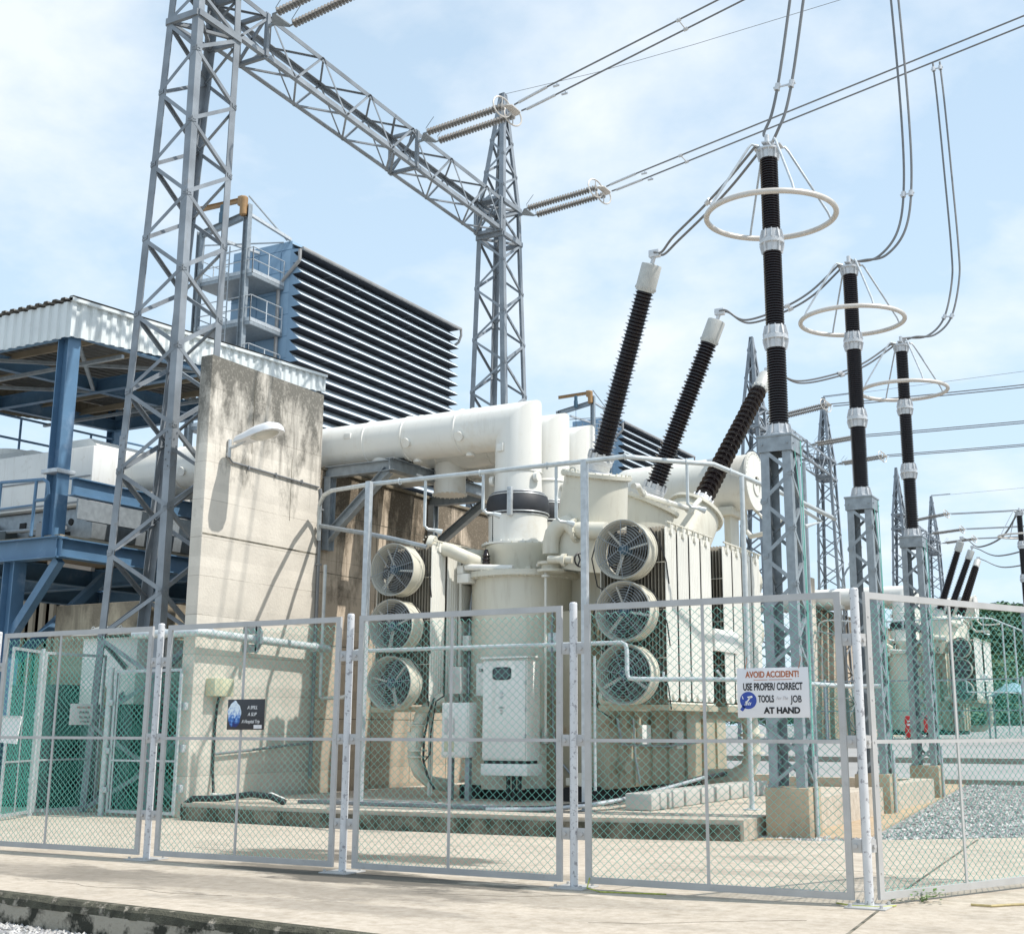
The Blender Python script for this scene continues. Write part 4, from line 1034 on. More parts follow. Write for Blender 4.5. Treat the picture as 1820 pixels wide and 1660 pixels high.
# forced-air fans
def fan(c, d, root, r=.445, ang=0.0):
    c, d = Vector(c), Vector(d).normalized()
    m = MB(); m.lathe([(r*.90,0),(r*.90,.30),(r*.955,.345),(r*1.0,.35),(r*1.0,.33),(r*.965,.31),(r*.94,.28),(r*.94,0)], c, d, 44, caps=False)
    m.torus(c+d*.12, d, r*.945, .008, 44, 5); m.torus(c+d*.02, d, r*.95, .012, 44, 5)
    f = m.build('fan', 'cream', root)
    u = Vector((0,0,1)); s_ = d.cross(u).normalized()
    m = MB()
    for q in range(11): m.torus(c+d*(.352+.05*(1-(q/11))), d, r*(.10+.088*q), .0042, 40, 4)
    for q in range(6):
        a = ang + q*math.pi/3; v_ = s_*math.cos(a)+u*math.sin(a); m.tube([c+d*.405+v_*.03, c+d*.35+v_*r*.97], .006, 5)
    m.build('guard', 'galv', f)
    m = MB(); m.cyl(c+d*.10, c+d*.30, .075, 18); m.cyl(c+d*.30, c+d*.33, .05, 14); m.build('motor', 'motor', f)
    m = MB()
    for q in range(3):
        a = ang + .35 + q*2.0944; v_ = s_*math.cos(a)+u*math.sin(a); w_ = d.cross(v_)
        m.prism(c+d*.24+v_*.06, c+d*.27+v_*r*.92, [(-.017,-.02),(.017,-.02),(.017,-.014),(-.011,-.014),(-.011,.02),(-.017,.02)], w_, d)
    m.build('bracket', 'cream_light', f)
    m = MB()
    for q in range(6):
        a = ang + q*math.pi/3 + .2; v_ = s_*math.cos(a)+u*math.sin(a); w_ = d.cross(v_)
        p0 = c+d*.08+v_*.07; p1 = c+d*.07+v_*r*.86
        m.add([p0-w_*.05-d*.03, p0+w_*.05+d*.03, p1+w_*.10+d*.025, p1-w_*.10-d*.025, p0-w_*.05-d*.026, p0+w_*.05+d*.034, p1+w_*.10+d*.029, p1-w_*.10-d*.021], [(0,1,2,3),(7,6,5,4),(0,4,5,1),(1,5,6,2),(2,6,7,3),(3,7,4,0)])
    m.build('blades', 'blade', f)
    return f
for q, z in enumerate((3.92, 3.015, 2.11)):
    fan((-7.72,16.95,z), (0,-1,0), TR, .445, .5+q*.37)
    fan((-11.83,16.95,z-.06), (0,-1,0), TR, .43, .8-q*.45)
    fan((-7.72,21.35,z), (0,1,0), TR, .43, .4)
for x0 in (-7.2,-11.37):
    for q in range(3):
        z = 3.92-q*.905
        MB().tube([(x0-.10,16.70,z+.30),(x0-.02,16.85,z+.1),(x0+.03,16.97,z-.18),(x0+.06,16.99,z-.5)], .010, 6).build('fan_cable', 'black', TR)
for q in range(3):
    z = 3.92-q*.905; MB().tube([(-8.14,16.62,z+.16),(-8.24,16.66,z-.1),(-8.22,16.8,z-.5),(-8.05,16.9,z-.62)], .010, 6).build('fan_cable', 'black', TR)
# big oil pipe at the foot of the left bank
b = MB(); c = [PY(790,1240,17.3), PY(768,1250,17.2), PY(748,1272,17.1), PY(741,1300,17.1), PY(736,1335,17.1)]
b.tube(c + [PY(737,1352,17.1), PY(745,1372,17.2), PY(765,1390,17.4), PY(800,1396,17.8)], .105, 18)
for y_, r_ in ((1283,.17),(1287,.17),(1332,.16),(1343,.17)): p = PY(741,y_,17.1); b.cyl(p, p+Vector((0,0,-.025)), r_, 20)
b.bbox(PY(722,1300,17.0), PY(755,1327,17.25), .02); b.build('oil_pipe', 'cream', TR)
b = MB(); 
b.tube([PY(772,1240,16.95),PY(762,1270,16.95),PY(754,1310,16.95),PY(752,1350,16.95),PY(760,1380,17.0),PY(772,1402,17.0)], .018, 6)
b.build('cable', 'black', TR)
MB().tube([PY(790,1236,16.98),PY(775,1246,16.98),PY(766,1300,17.0),PY(764,1340,17.0),PY(755,1352,17.0)], .012, 6).build('cable', 'black', TR)
b = MB(); p = PY(1280,1270,20.5); b.tube([(-8.3,21.2,1.65),(-7.6,21.2,1.6),(-7.45,21.2,1.5),(-7.42,21.2,1.3),(-7.42,21.2,.85),(-7.5,21.2,.65),(-7.75,21.2,.52),(-8.3,21.2,.5)], .15, 18)
for z in (1.25,.95): b.cyl((-7.42,21.2,z),(-7.42,21.2,z-.04),.22,22)
b.build('oil_pipe', 'cream', TR)
b = MB(); b.bbox((-8.6,19.0,1.05),(-8.5,19.35,1.4),.01); b.build('terminal_box', 'cab', TR)
b = MB(); b.bbox((-8.58,20.4,1.0),(-8.48,20.7,1.3),.01); b.build('terminal_box', 'cab', TR)
# small fittings round the tank
MB().bbox((-9.72,17.82,1.1),(-9.66,17.95,1.35),.01).build('terminal_box', 'cab', TR)
MB().bbox((-9.66,17.9,2.55),(-9.5,17.96,2.85),.008).build('rating_plate', 'alu', TR)
MB().tube([(-9.58,17.93,3.2),(-9.58,17.9,2.9),(-9.56,17.9,1.4),(-9.5,17.92,.9),(-9.2,17.9,.6)], .018, 8).build('conduit', 'galv', TR)
MB().tube([(-11.12,17.95,3.6),(-11.14,17.9,3.2),(-11.14,17.9,1.9),(-11.0,17.6,1.75)], .02, 8).build('conduit', 'galv', TR)
MB().bbox((-11.2,17.78,2.6),(-11.08,17.92,2.85),.008).build('terminal_box', 'cab', TR)
MB().cyl((-11.17,17.75,3.15),(-11.17,17.85,3.15),.07,16).build('gauge', 'dark', TR)
MB().cyl((-11.17,17.75,2.2),(-11.17,17.85,2.2),.06,16).build('gauge', 'dark', TR)
for y_ in (18.2, 18.75, 19.5):
    MB().bbox((-8.57,y_,1.35),(-8.47,y_+.14,1.52),.008).build('bracket', 'cream_base', TR)
MB().tube([(-8.5,18.05,1.5),(-8.45,18.1,1.1),(-8.45,19.8,1.05),(-8.5,21.5,1.1)], .022, 8).build('conduit', 'galv', TR)
MB().tube([(-8.48,18.6,1.5),(-8.46,18.62,.9),(-8.4,18.66,.5)], .018, 8).build('conduit', 'galv_light', TR)
c_ = MB(); c_.lathe([(.05,0),(.09,.01),(.09,.05),(.06,.06),(.06,.16),(.1,.17),(.1,.21)], (-8.62,18.3,.75), (1,-.2,0), 16); c_.build('drain_valve', 'cream_base', TR)
# control cabinet
t = thing('control_cabinet', 'tall grey control cabinet with a small rounded window', 'cabinet', (-9.93,17.2,.66))
x0, x1, y0, y1, z0, z1 = -10.32,-9.53,16.98,17.42,.86,2.40
MB().bbox((x0,y0+.03,z0),(x1,y1,z1),.012).build('body', 'cab', t)
b = MB(); b.prism((x0-.02,0,0),(x1+.04,0,0),[(y0-.03,z1+.004),(y1+.02,z1+.03),(y1+.02,z1+.06),(y0-.03,z1+.035)],(0,1,0),(0,0,1)); b.build('roof', 'cab', t)
dr = MB().bbox((x0+.012,y0,z0+.03),(x1-.02,y0+.028,z1-.03),.006).build('door', 'cab', t)
b = MB(); pts = []
for q in range(28):
    a = 2*math.pi*q/28; ca, sa = math.cos(a), math.sin(a); sq = 1/ (abs(ca)**5+abs(sa)**5)**.2
    pts.append((-9.965+.168*ca*sq, 2.175+.098*sa*sq))
b.prism((0,y0-.006,0),(0,y0+.002,0),pts,(1,0,0),(0,0,1)); b.build('window_gasket', 'rubber', dr)
b = MB(); pts = [(-9.965+(p[0]+9.965)*.86, 2.175+(p[1]-2.175)*.8) for p in pts]; b.prism((0,y0-.009,0),(0,y0-.004,0),pts,(1,0,0),(0,0,1)); b.build('window', 'glass', dr)
b = MB(); b.cyl((-9.965,y0-.02,1.88),(-9.965,y0,1.88),.025,12); b.bbox((-9.99,y0-.012,1.80),(-9.94,y0,1.83),.003)
for z in (1.2,1.6,2.0): b.box((x1-.03,y0-.012,z),(x1-.01,y0+.02,z+.06))
b.build('handle', 'galv_light', dr)
text('CABLE', .036, (-9.965,y0-.002,1.655), t, 'ink'); text('F.C.', .036, (-9.965,y0-.002,1.612), t, 'ink'); text('03', .036, (-9.965,y0-.002,1.57), t, 'ink')
b = MB(); b.bbox((x0-.005,y0-.01,.64),(x1+.03,y1+.02,.815),.008); b.build('skirt', 'cab', t)
b = MB(); b.box((x0+.03,y0+.03,.812),(x1-.03,y1-.03,.862)); b.build('vent_gap', 'dark', t)
b = MB()
for x in (-10.02,-9.92,-9.82): b.tube([(x,17.3,.66),(x,17.3,.26)], .035, 8)
b.build('cable_tail', 'black', t)
t = thing('terminal_box', 'grey terminal box with warning stickers left of the cabinet', 'box', (-10.77,17.0,.9))
MB().bbox((-11.04,16.95,.90),(-10.54,17.2,1.74),.012).build('body', 'cab', t)
MB().bbox((-11.02,16.93,.93),(-10.56,16.95,1.71),.005).build('door', 'cab', t)
b = MB(); b.box((-10.97,16.926,1.25),(-10.90,16.929,1.50)); b.box((-10.82,16.926,1.25),(-10.78,16.929,1.50)); b.build('sticker', 'ink_grey', t)
b = MB(); b.box((-10.97,16.926,.99),(-10.90,16.929,1.18)); b.box((-10.83,16.926,.99),(-10.79,16.929,1.18)); b.build('sticker', 'yellow_box', t)
b = MB(); b.bbox((-10.98,17.05,.25),(-10.9,17.13,.9),.004); b.bbox((-10.66,17.05,.25),(-10.58,17.13,.9),.004); b.build('leg', 'galv', t)
t = thing('name_board', 'small board lettered 13BAT01 left of the cabinet', 'sign', (-10.52,17.05,1.95))
MB().bbox((-10.63,17.30,1.85),(-10.36,17.40,2.36),.004).build('plate', 'cab', t)
text('13BAT01', .062, (-10.47,17.297,2.245), t, 'ink', sx=.9, offset=.002)
t = thing('instrument_box', 'small white instrument box on the left of the name board', 'box', (-10.9,17.2,1.9))
MB().bbox((-11.02,17.10,1.88),(-10.80,17.3,2.30),.008).build('body', 'fence_frame', t)
MB().tube([(-10.75,17.25,2.3),(-10.74,17.25,1.9)], .012, 6).build('conduit', 'galv', t)

# ================================================================== BUS DUCTS
DX, DZ, DR = -10.52, 6.50, .405
DUCTS = []
for i, y in enumerate((18.42, 19.47, 20.52)):
    lb = ['front white bus duct with black bellows dropping onto the transformer', 'middle white bus duct between two others over the transformer', 'rear white bus duct nearest the tilted bushings'][i]
    t = thing('bus_duct', lb, 'bus duct', (DX, y, 4.37), 'white bus ducts over the transformer')
    b = MB()
    # mitred pipe: run along X and drop at DX
    def ringpts(c, a1, a2, r, n_=40): return [Vector(c)+Vector(a1)*(r*math.cos(2*math.pi*k_/n_))+Vector(a2)*(r*math.sin(2*math.pi*k_/n_)) for k_ in range(n_)]
    xl = -27.0
    R0 = ringpts((xl,y,DZ),(0,1,0),(0,0,1),DR)
    R1 = [Vector((DX+(p.z-DZ)*1.0, p.y, p.z)) for p in ringpts((DX,y,DZ),(0,1,0),(0,0,1),DR)]
    R1b = [Vector((DX-.10+(p.z-DZ)*.82, p.y, DZ+(p.z-DZ))) for p in R1]
    R2 = [Vector((p.x, p.y, 5.62)) for p in R1]
    n_ = 40
    b.add(R0+R1+R2, [(k_, (k_+1)%n_, n_+(k_+1)%n_, n_+k_) for k_ in range(n_)] + [(n_+k_, n_+(k_+1)%n_, 2*n_+(k_+1)%n_, 2*n_+k_) for k_ in range(n_)])
    for x in (-13.6,-12.75,-11.62): b.torus((x,y,DZ),(1,0,0),DR,.018,40,6)
    for x in (-15.6,-16.6,-17.3,-18.3): b.torus((x,y,DZ),(1,0,0),DR,.035,40,8)
    b.build('duct', 'white', t, sharp=40)
    b = MB()
    for x in (-12.62,-11.50,-18.0):
        for dy_, dz_ in ((-.92,-.38),(.3,.95),(0,-1)):
            v_ = Vector((0,dy_,dz_)).normalized(); c = Vector((x,y,DZ)); b = MB(); b.cyl(c+v_*(DR-.02), c+v_*(DR+.045), .085, 22); b.build('inspection_cap', 'white', t)
    b = MB(); b.bbox((-14.0,y-DR-.01,DZ+.05),(-13.85,y-DR+.04,DZ+.15),.006) if i == 0 else None
    b.build('nameplate_box', 'white', t) if i == 0 else None
    b = MB(); b.bbox((DX-.20,y-DR-.012,5.98),(DX-.06,y-DR+.04,6.11),.006); b.bbox((DX-.085,y-DR-.03,5.98),(DX-.06,y-DR,6.12),.004); b.build('nameplate_box', 'white', t)
    b = MB(); b.lathe([(.405,5.62),(.42,5.64),(.395,5.70)], (DX,y,0),(0,0,1),40,caps=False); b.lathe([(.40,5.64),(.415,5.27)], (DX,y,0),(0,0,1),40,caps=False)
    for sg in (-1,1): b.cyl((DX+sg*.40,y-.12,5.53),(DX+sg*.47,y-.12,5.53),.085,18)
    b.build('sleeve', 'white', t)
    b = MB(); b.lathe([(.49,4.86),(.52,4.88),(.545,4.96),(.548,5.06),(.53,5.16),(.49,5.25),(.43,5.28)], (DX,y,0),(0,0,1),44); b.build('bellows', 'rubber', t)
    b = MB()
    for z, r_ in ((5.27,.455),(5.225,.502),(4.915,.532),(4.872,.512)): b.torus((DX,y,z),(0,0,1),r_,.011,44,6)
    b.bbox((DX+.11,y-.575,4.83),(DX+.19,y-.50,5.31),.006)
    for z in (4.87,4.94,5.2,5.27): b.cyl((DX+.135,y-.585,z),(DX+.135,y-.56,z),.012,6); b.cyl((DX+.165,y-.585,z),(DX+.165,y-.56,z),.012,6)
    b.build('clamp', 'galv_light', t)
    b = MB(); b.lathe([(.50,4.365),(.505,4.87)], (DX,y,0),(0,0,1),44,caps=False); b.lathe([(.43,4.36),(.62,4.362),(.62,4.395),(.43,4.40)], (DX,y,0),(0,0,1),44,caps=False); b.bolts((DX,y,4.40),(0,0,1),.57,28,.012,.05)
    b.build('duct_foot', 'white', t)
    b = MB()
    for q in range(12): b.cyl((DX-.235,y-.445,4.42+q*.037),(DX-.235,y-.455,4.42+q*.037),.008,6)
    b.box((DX-.242,y-.440,4.40),(DX-.232,y-.449,4.87)); b.build('seam', 'dark', t)
    # stub with flange hanging below the run
    b = MB(); sx_ = -13.15 + .45*i if i else -13.35
    if i == 0: b.lathe([(.24,5.95),(.24,6.25)], (sx_,y,0),(0,0,1),30)
    else: b.lathe([(.33,5.62),(.33,5.64),(.30,5.645),(.30,6.2)], (sx_+.1,y,0),(0,0,1),32); b.bolts((sx_+.1,y,5.62),(0,0,1),.315,22,.012,.04)
    b.build('stub', 'white', t)
    DUCTS.append(t)
# steel frame that carries the ducts
t = thing('duct_support_frame', 'grey steel bracket frame under the white bus ducts', 'steel frame', (-13.6,19.6,5.9))
b = MB()
b.ibeam((-14.35,17.98,5.94),(-12.88,17.98,5.94),.20,.16,.014); b.build('cross_beam', 'galv', t)
b = MB(); b.ibeam((-14.35,21.42,5.94),(-12.88,21.42,5.94),.20,.16,.014); b.build('cross_beam', 'galv', t)
b = MB(); b.ibeam((-12.88,17.9,5.96),(-12.88,21.6,5.96),.22,.18,.014); b.build('long_beam', 'galv', t)
b = MB(); b.ibeam((-14.34,17.98,4.66),(-12.95,17.98,5.86),.16,.15,.012); b.build('diagonal', 'galv', t)
b = MB(); b.ibeam((-14.34,21.42,4.9),(-12.95,21.42,5.86),.16,.15,.012); b.build('diagonal', 'galv', t)
b = MB(); b.ibeam((-14.26,18.0,4.5),(-14.26,18.0,5.86),.18,.14,.012); b.build('wall_post', 'galv', t)
b = MB(); b.ibeam((-14.26,21.42,3.2),(-14.26,21.42,5.86),.18,.14,.012); b.build('wall_post', 'galv', t)
b = MB()
for y in (18.42,19.47,20.52):
    b.bbox((-12.95,y-.16,6.06),(-12.82,y-.08,6.16),.005); b.bbox((-12.95,y+.08,6.06),(-12.82,y+.16,6.16),.005)
b.build('saddle', 'dark', t)

# ================================================================== SPRINKLER PIPE FRAME
t = thing('sprinkler_frame', 'galvanised water spray pipe frame standing round the nearest transformer', 'pipe frame', (-8, 15.6, .25), 'spray pipe frames')
b = MB(); pp = [PY(566,960,17.72),PY(567,920,17.6),PY(568,897,17.5),PY(576,880,17.2),PY(590,872,16.8),(-11.5,15.55,5.06),(-7.78,15.75,5.10),(-7.3,15.85,5.13),(-6.95,16.45,5.15),(-6.4,17.0,5.14),(-5.95,17.45,4.93),(-5.75,18.6,4.86),(-5.72,21.0,4.86)]
b.tube(pp, .037, 10)
for x_, y_, z_ in ((-11.0,15.58,5.06),(-9.6,15.66,5.07),(-8.5,15.72,5.09),(-7.3,15.85,5.13),(-6.7,16.7,5.15),(-6.2,17.2,5.05)):
    b.torus((x_,y_,z_),(1,.1,0),.044,.012,16,5)
b.build('ring_pipe', 'paleblue_pipe', t)
b = MB()
for x_, y_, z_, l_ in ((-10.55,15.62,5.06,.72),(-9.55,15.67,5.07,.55),(-8.35,15.73,5.09,.78),(-6.7,16.7,5.15,.62)):
    b = MB(); b.tube([(x_,y_,z_),(x_,y_,z_-l_),(x_+.04,y_+.04,z_-l_-.05),(x_+.12,y_+.10,z_-l_-.06)], .024, 8); b.cyl((x_+.12,y_+.10,z_-l_-.06),(x_+.2,y_+.17,z_-l_-.09),.03,8,.05); b.build('nozzle', 'paleblue_pipe', t)
for a_ in ((-11.48,15.45),(-7.90,15.75),(-5.98,17.02),(-5.75,18.7)):
    zt = {-11.48:5.06,-7.90:5.10,-5.98:4.92,-5.75:4.86}[a_[0]]
    if a_[0] < -7: 
        b = MB(); b.prism((a_[0],a_[1],.25),(a_[0],a_[1],zt+.02),[(-.043,-.043),(.043,-.043),(.043,.043),(-.043,.043)],(1,0,0),(0,1,0))
    else:
        b = MB(); b.cyl((a_[0],a_[1],.25),(a_[0],a_[1],zt),.036,12)
    b.bbox((a_[0]-.1,a_[1]-.1,.25),(a_[0]+.1,a_[1]+.1,.265),.003)
    b.build('post', 'galv_light' if a_[0] < -7 else 'paleblue_pipe', t)
b = MB(); b.tube([PY(566,934,17.7),PY(600,940,17.3),PY(650,948,16.9),PY(700,958,16.9),PY(758,972,17.0)], .04, 10); b.build('branch_pipe', 'galv', t)
b = MB(); b.tube([(-14.1,17.75,4.2),(-14.1,17.75,1.9),(-14.0,17.7,1.85),(-12.5,16.35,1.83),(-12.35,16.25,1.9),(-12.35,16.25,2.42),(-12.28,16.22,2.52),(-12.15,16.2,2.54),(-7.55,16.2,2.53),(-7.49,16.2,2.50),(-7.47,16.2,2.42),(-7.47,16.2,2.10),(-7.44,16.2,2.03),(-7.36,16.22,2.02),(-5.9,16.6,2.0),(-5.2,19.5,1.98),(-4.75,19.6,1.98)], .032, 10)
for x_ in (-7.0,-6.6,-6.2): b.tube([(x_,16.3-(x_+7.36)*.26*-1,2.02),(x_,16.4,2.12)], .018, 6)
b.build('lower_pipe', 'paleblue_pipe', t)
b = MB(); b.tube([(-7.93,16.1,2.35),(-7.93,16.1,.5)], .02, 8); b.build('drain_pipe', 'paleblue_pipe', t)
SPR = t
# ================================================================== LATTICE GANTRY
def lattice_faces(mb, lo, hi, nseg, w, start=0):
    """zigzag bracing on the four faces between corner lists lo (bottom) and hi (top)"""
    for f_ in range(4):
        a0, a1 = Vector(lo[f_]), Vector(hi[f_]); b0, b1 = Vector(lo[(f_+1)%4]), Vector(hi[(f_+1)%4])
        cen = (Vector(lo[0])+Vector(lo[2]))/2; mid = (a0+b0)/2; nrm = Vector((mid.x-cen.x, mid.y-cen.y, 0)).normalized()
        for q in range(nseg):
            t0, t1 = q/nseg, (q+1)/nseg
            if (q + f_ + start) % 2 == 0: p, r_ = a0.lerp(a1,t0), b0.lerp(b1,t1)
            else: p, r_ = b0.lerp(b1,t0), a0.lerp(a1,t1)
            mb.brace(p + nrm*.004, r_ + nrm*.004, nrm, w, max(.006, w*.12))
            al = (b0 - a0).normalized(); ins = al if (p - a0).length < (p - b0).length else -al
            g_ = p + nrm*.010; h_ = w*1.15
            mb.prism(g_, g_ + nrm*.006, [(0,-h_*.7),(h_*1.3,-h_*.35),(h_*1.3,h_*.6),(0,h_*.7)], ins, (0,0,1))
            for k2 in (.35, .8): mb.cyl(g_ + ins*(h_*k2), g_ + ins*(h_*k2) + nrm*.02, w*.17, 5)
def leg(mb, p, q, cen, w=.13, t=.014):
    p, q = Vector(p), Vector(q); a = Vector((1 if cen[0] > p.x else -1, 0, 0)); b_ = Vector((0, 1 if cen[1] > p.y else -1, 0))
    mb.angle(p, q, w, t, a, b_)
def tower(name, label, levels, ztop_peak, loc, group, seg, lw=.13, bw=.07):
    t = thing(name, label, 'lattice tower', loc, group)
    for f_ in range(4):
        b = MB()
        for (lo, hi) in zip(levels[:-1], levels[1:]):
            c = (Vector(lo[0])+Vector(lo[2]))/2
            leg(b, lo[f_], hi[f_], c, lw)
        # splice plates with bolts
        lo, hi = levels[0], levels[1]
        for zf in (.42,):
            p = Vector(lo[f_]).lerp(Vector(hi[f_]), zf)
            sx_ = 1 if p.x < (lo[0][0]+lo[2][0])/2 else -1; sy_ = 1 if p.y < (lo[0][1]+lo[2][1])/2 else -1
            b.box((p.x, p.y-.008*sy_, p.z-.35),(p.x+sx_*lw*.95, p.y+.002*sy_, p.z+.35)); b.box((p.x-.008*sx_, p.y, p.z-.35),(p.x+.002*sx_, p.y+sy_*lw*.95, p.z+.35))
            for q in range(6):
                b.cyl((p.x+sx_*lw*(.3+.4*(q%2)), p.y-.03*sy_, p.z-.3+q*.12),(p.x+sx_*lw*(.3+.4*(q%2)), p.y, p.z-.3+q*.12), .013, 6)
                b.cyl((p.x-.03*sx_, p.y+sy_*lw*(.3+.4*(q%2)), p.z-.3+q*.12),(p.x, p.y+sy_*lw*(.3+.4*(q%2)), p.z-.3+q*.12), .013, 6)
        b.build('leg', 'tower', t)
    b = MB()
    for (lo, hi), ns in zip(zip(levels[:-1], levels[1:]), seg): lattice_faces(b, lo, hi, ns, bw)
    for lv in levels[1:-1]:
        for f_ in range(4):
            p, q = Vector(lv[f_]), Vector(lv[(f_+1)%4]); b.bar(p, q, .08, .12)
    b.build('bracing', 'tower', t)
    return t
def sq(x0, y0, x1, y1, z): return [(x0,y0,z),(x1,y0,z),(x1,y1,z),(x0,y1,z)]
T1lv = [sq(-16.98,15.2,-15.42,16.14,0.0), sq(-16.36,15.28,-15.58,16.40,14.25), sq(-16.32,15.29,-15.60,16.38,15.2), sq(-16.05,15.75,-15.90,15.95,18.4)]
TW1 = tower('lattice_tower', 'tall grey lattice tower rising past the left end of the high beam', T1lv, 18.4, (-16.2,15.9,0), 'lattice gantry towers', [20,2,5], .15, .072)
T2lv = [sq(-16.78,26.35,-15.22,27.78,0.0), sq(-16.38,26.40,-15.58,27.38,13.95), sq(-16.36,26.42,-15.60,27.36,14.9), sq(-16.08,26.95,-15.92,27.13,18.3)]
TW2 = tower('lattice_tower', 'grey lattice tower with pointed top at the right end of the high beam', T2lv, 18.3, (-16.0,27,0), 'lattice gantry towers', [20,2,7], .135, .06)
for z in (14.25, 15.2):
    b = MB(); b.bar((-16.3,15.3,z),(-15.6,16.38,z),.06); b.bar((-15.6,15.3,z),(-16.3,16.38,z),.06); b.build('plan_bracing', 'tower', TW1)
for z in (13.95, 14.9):
    b = MB(); b.bar((-16.36,26.42,z),(-15.6,27.36,z),.06); b.bar((-15.6,26.42,z),(-16.36,27.36,z),.06); b.build('plan_bracing', 'tower', TW2)
GB = thing('lattice_beam', 'grey lattice beam spanning between the two nearest tall towers', 'lattice beam', (-15.98,21.4,14.0), 'lattice gantry beams')
cA = [(-16.36,16.4,14.33),(-15.60,16.4,14.33),(-15.60,16.4,15.25),(-16.36,16.4,15.25)]
cB = [(-16.36,26.45,14.02),(-15.60,26.45,14.02),(-15.60,26.45,14.93),(-16.36,26.45,14.93)]
for q, (p, r_) in enumerate(zip(cA, cB)):
    b = MB(); p, r_ = Vector(p), Vector(r_)
    a = Vector((1 if q in (0,3) else -1,0,0)); u_ = Vector((0,0,1 if q < 2 else -1)); b.angle(p, r_, .105, .013, a, u_); b.build('chord', 'tower', GB)
b = MB(); NB = 12
for f_ in range(4):
    a0, a1, b0, b1 = [Vector(x) for x in (cA[f_], cB[f_], cA[(f_+1)%4], cB[(f_+1)%4])]
    nrm = [(0,0,-1),(1,0,0),(0,0,1),(-1,0,0)][f_]
    for q in range(NB):
        t0, t1 = q/NB, (q+1)/NB
        if (q + (f_ % 2)) % 2: p, r_ = a0.lerp(a1,t0), b0.lerp(b1,t1)
        else: p, r_ = b0.lerp(b1,t0), a0.lerp(a1,t1)
        b.brace(p, r_, nrm, .045, .007)
b.build('bracing', 'tower', GB)
for tt in (.075, .60, .985):
    b = MB(); P_ = [Vector(x).lerp(Vector(y),tt) for x, y in zip(cA, cB)]
    for q in range(4): b.bar(P_[q], P_[(q+1)%4], .08, .08)
    b.bar(P_[0], P_[2], .05); b.bar(P_[1], P_[3], .05)
    P2 = [p - Vector((0,.9,0)) for p in P_]
    if tt > .2: b.bar(P_[0], P2[1], .05); b.bar(P_[3], P2[2], .05)
    b.build('cross_frame', 'tower', GB)

# ------------------------------------------------------------------ tension insulator strings
def string_set(att, d, label, group, bowl=True):
    att, d = Vector(att), Vector(d).normalized(); s_ = Vector((0,1,0)); t = thing('tension_insulator', label, 'insulator', att, group)
    up_ = Vector((0,0,1)); L_ = 2.05
    b = MB(); e = att + d*.12
    b.bar(att, e, .05); b.prism(e - up_*.012, e + up_*.012, [(0,-.03),(.20,-.26),(.26,-.26),(.26,.26),(.20,.26),(0,.03)], d, s_); b.build('yoke_plate', 'galv', t)
    for sg in (-1,1):
        o_ = e + d*.22 + s_*(sg*.24)
        b = MB(); b.tube([o_, o_+d*.1], .02, 6); b.tube([o_+d*.08, o_+d*.05+up_*.12, o_+d*.18+up_*.26, o_+d*.26+up_*.34], .008, 5); hb_ = b.build('hook', 'galv', t)
        pr = [(.03,0)]; ns = 26; st = L_/ns
        for q in range(ns):
            t0 = q*st; pr += [(.035,t0+.05*st),(.088,t0+.45*st),(.085,t0+.6*st),(.035,t0+.7*st)]
        b = MB(); b.lathe(pr, o_+d*.1, d, 16); b.build('insulator_string', 'porc_grey', t)
        c = o_+d*(.1+L_-.05); b = MB(); b.torus(c, (d*.9-s_*.35+up_*.05), .25, .02, 30, 6)
        b.bar(c-up_*.24, c+up_*.24, .02); b.build('corona_ring', 'ring', t)
    e2 = e + d*(.22+.1+L_+.02); b = MB(); b.prism(e2-up_*.012, e2+up_*.012, [(.16,-.19),(.06,-.27),(-.02,-.27),(-.02,.27),(.06,.27),(.16,.19)], d, s_); b.build('yoke_plate', 'ring', t)
    return t, e2 + d*.2
sg_ = 'twin tension insulators on the lattice beam'
S2, E2 = string_set((-15.58,22.42,14.78), (2.3,0,.17), 'middle pair of grey insulator strings on the high beam', sg_)
S1, E1 = string_set((-15.58,17.15,14.95), (2.3,0,.30), 'pair of insulator strings beside the tall left tower', sg_)
S3, E3 = string_set((-15.62,27.25,14.76), (2.3,0,.17), 'pair of insulator strings on the pointed right tower', sg_)
def twin(name, label, cat, ptsA, ptsB, r, group, spacers=(), loc=None, m='conductor'):
    t = thing(name, label, cat, loc or ptsA[0], group)
    MB().tube(ptsA, r, 7).build('wire', m, t); MB().tube(ptsB, r, 7).build('wire', m, t)
    def at(pts, u):
        u *= len(pts)-1; i = min(int(u), len(pts)-2); return Vector(pts[i]).lerp(Vector(pts[i+1]), u-i)
    for u in spacers:
        a, c = at(ptsA,u), at(ptsB,u); d = (c-a).normalized(); k_ = (at(ptsA,min(1,u+.02))-at(ptsA,max(0,u-.02))).normalized()
        b = MB(); b.bar(a-d*.06, c+d*.06, .022); b.cyl(a-k_*.05, a+k_*.05, r*2.0, 8); b.cyl(c-k_*.05, c+k_*.05, r*2.0, 8); b.build('spacer', 'alu', t)
    return t
def curve(cp, n=24):
    """Catmull-Rom through control points"""
    cp = [Vector(c) for c in cp]; q = [cp[0]*2-cp[1]] + cp + [cp[-1]*2-cp[-2]]; out = []
    for i in range(1, len(q)-2):
        for k_ in range(n):
            t = k_/n; a, b_, c, d = q[i-1], q[i], q[i+1], q[i+2]
            out.append(.5*((2*b_) + (c-a)*t + (2*a-5*b_+4*c-d)*t*t + (3*b_-a-3*c+d)*t**3))
    out.append(cp[-1]); return out
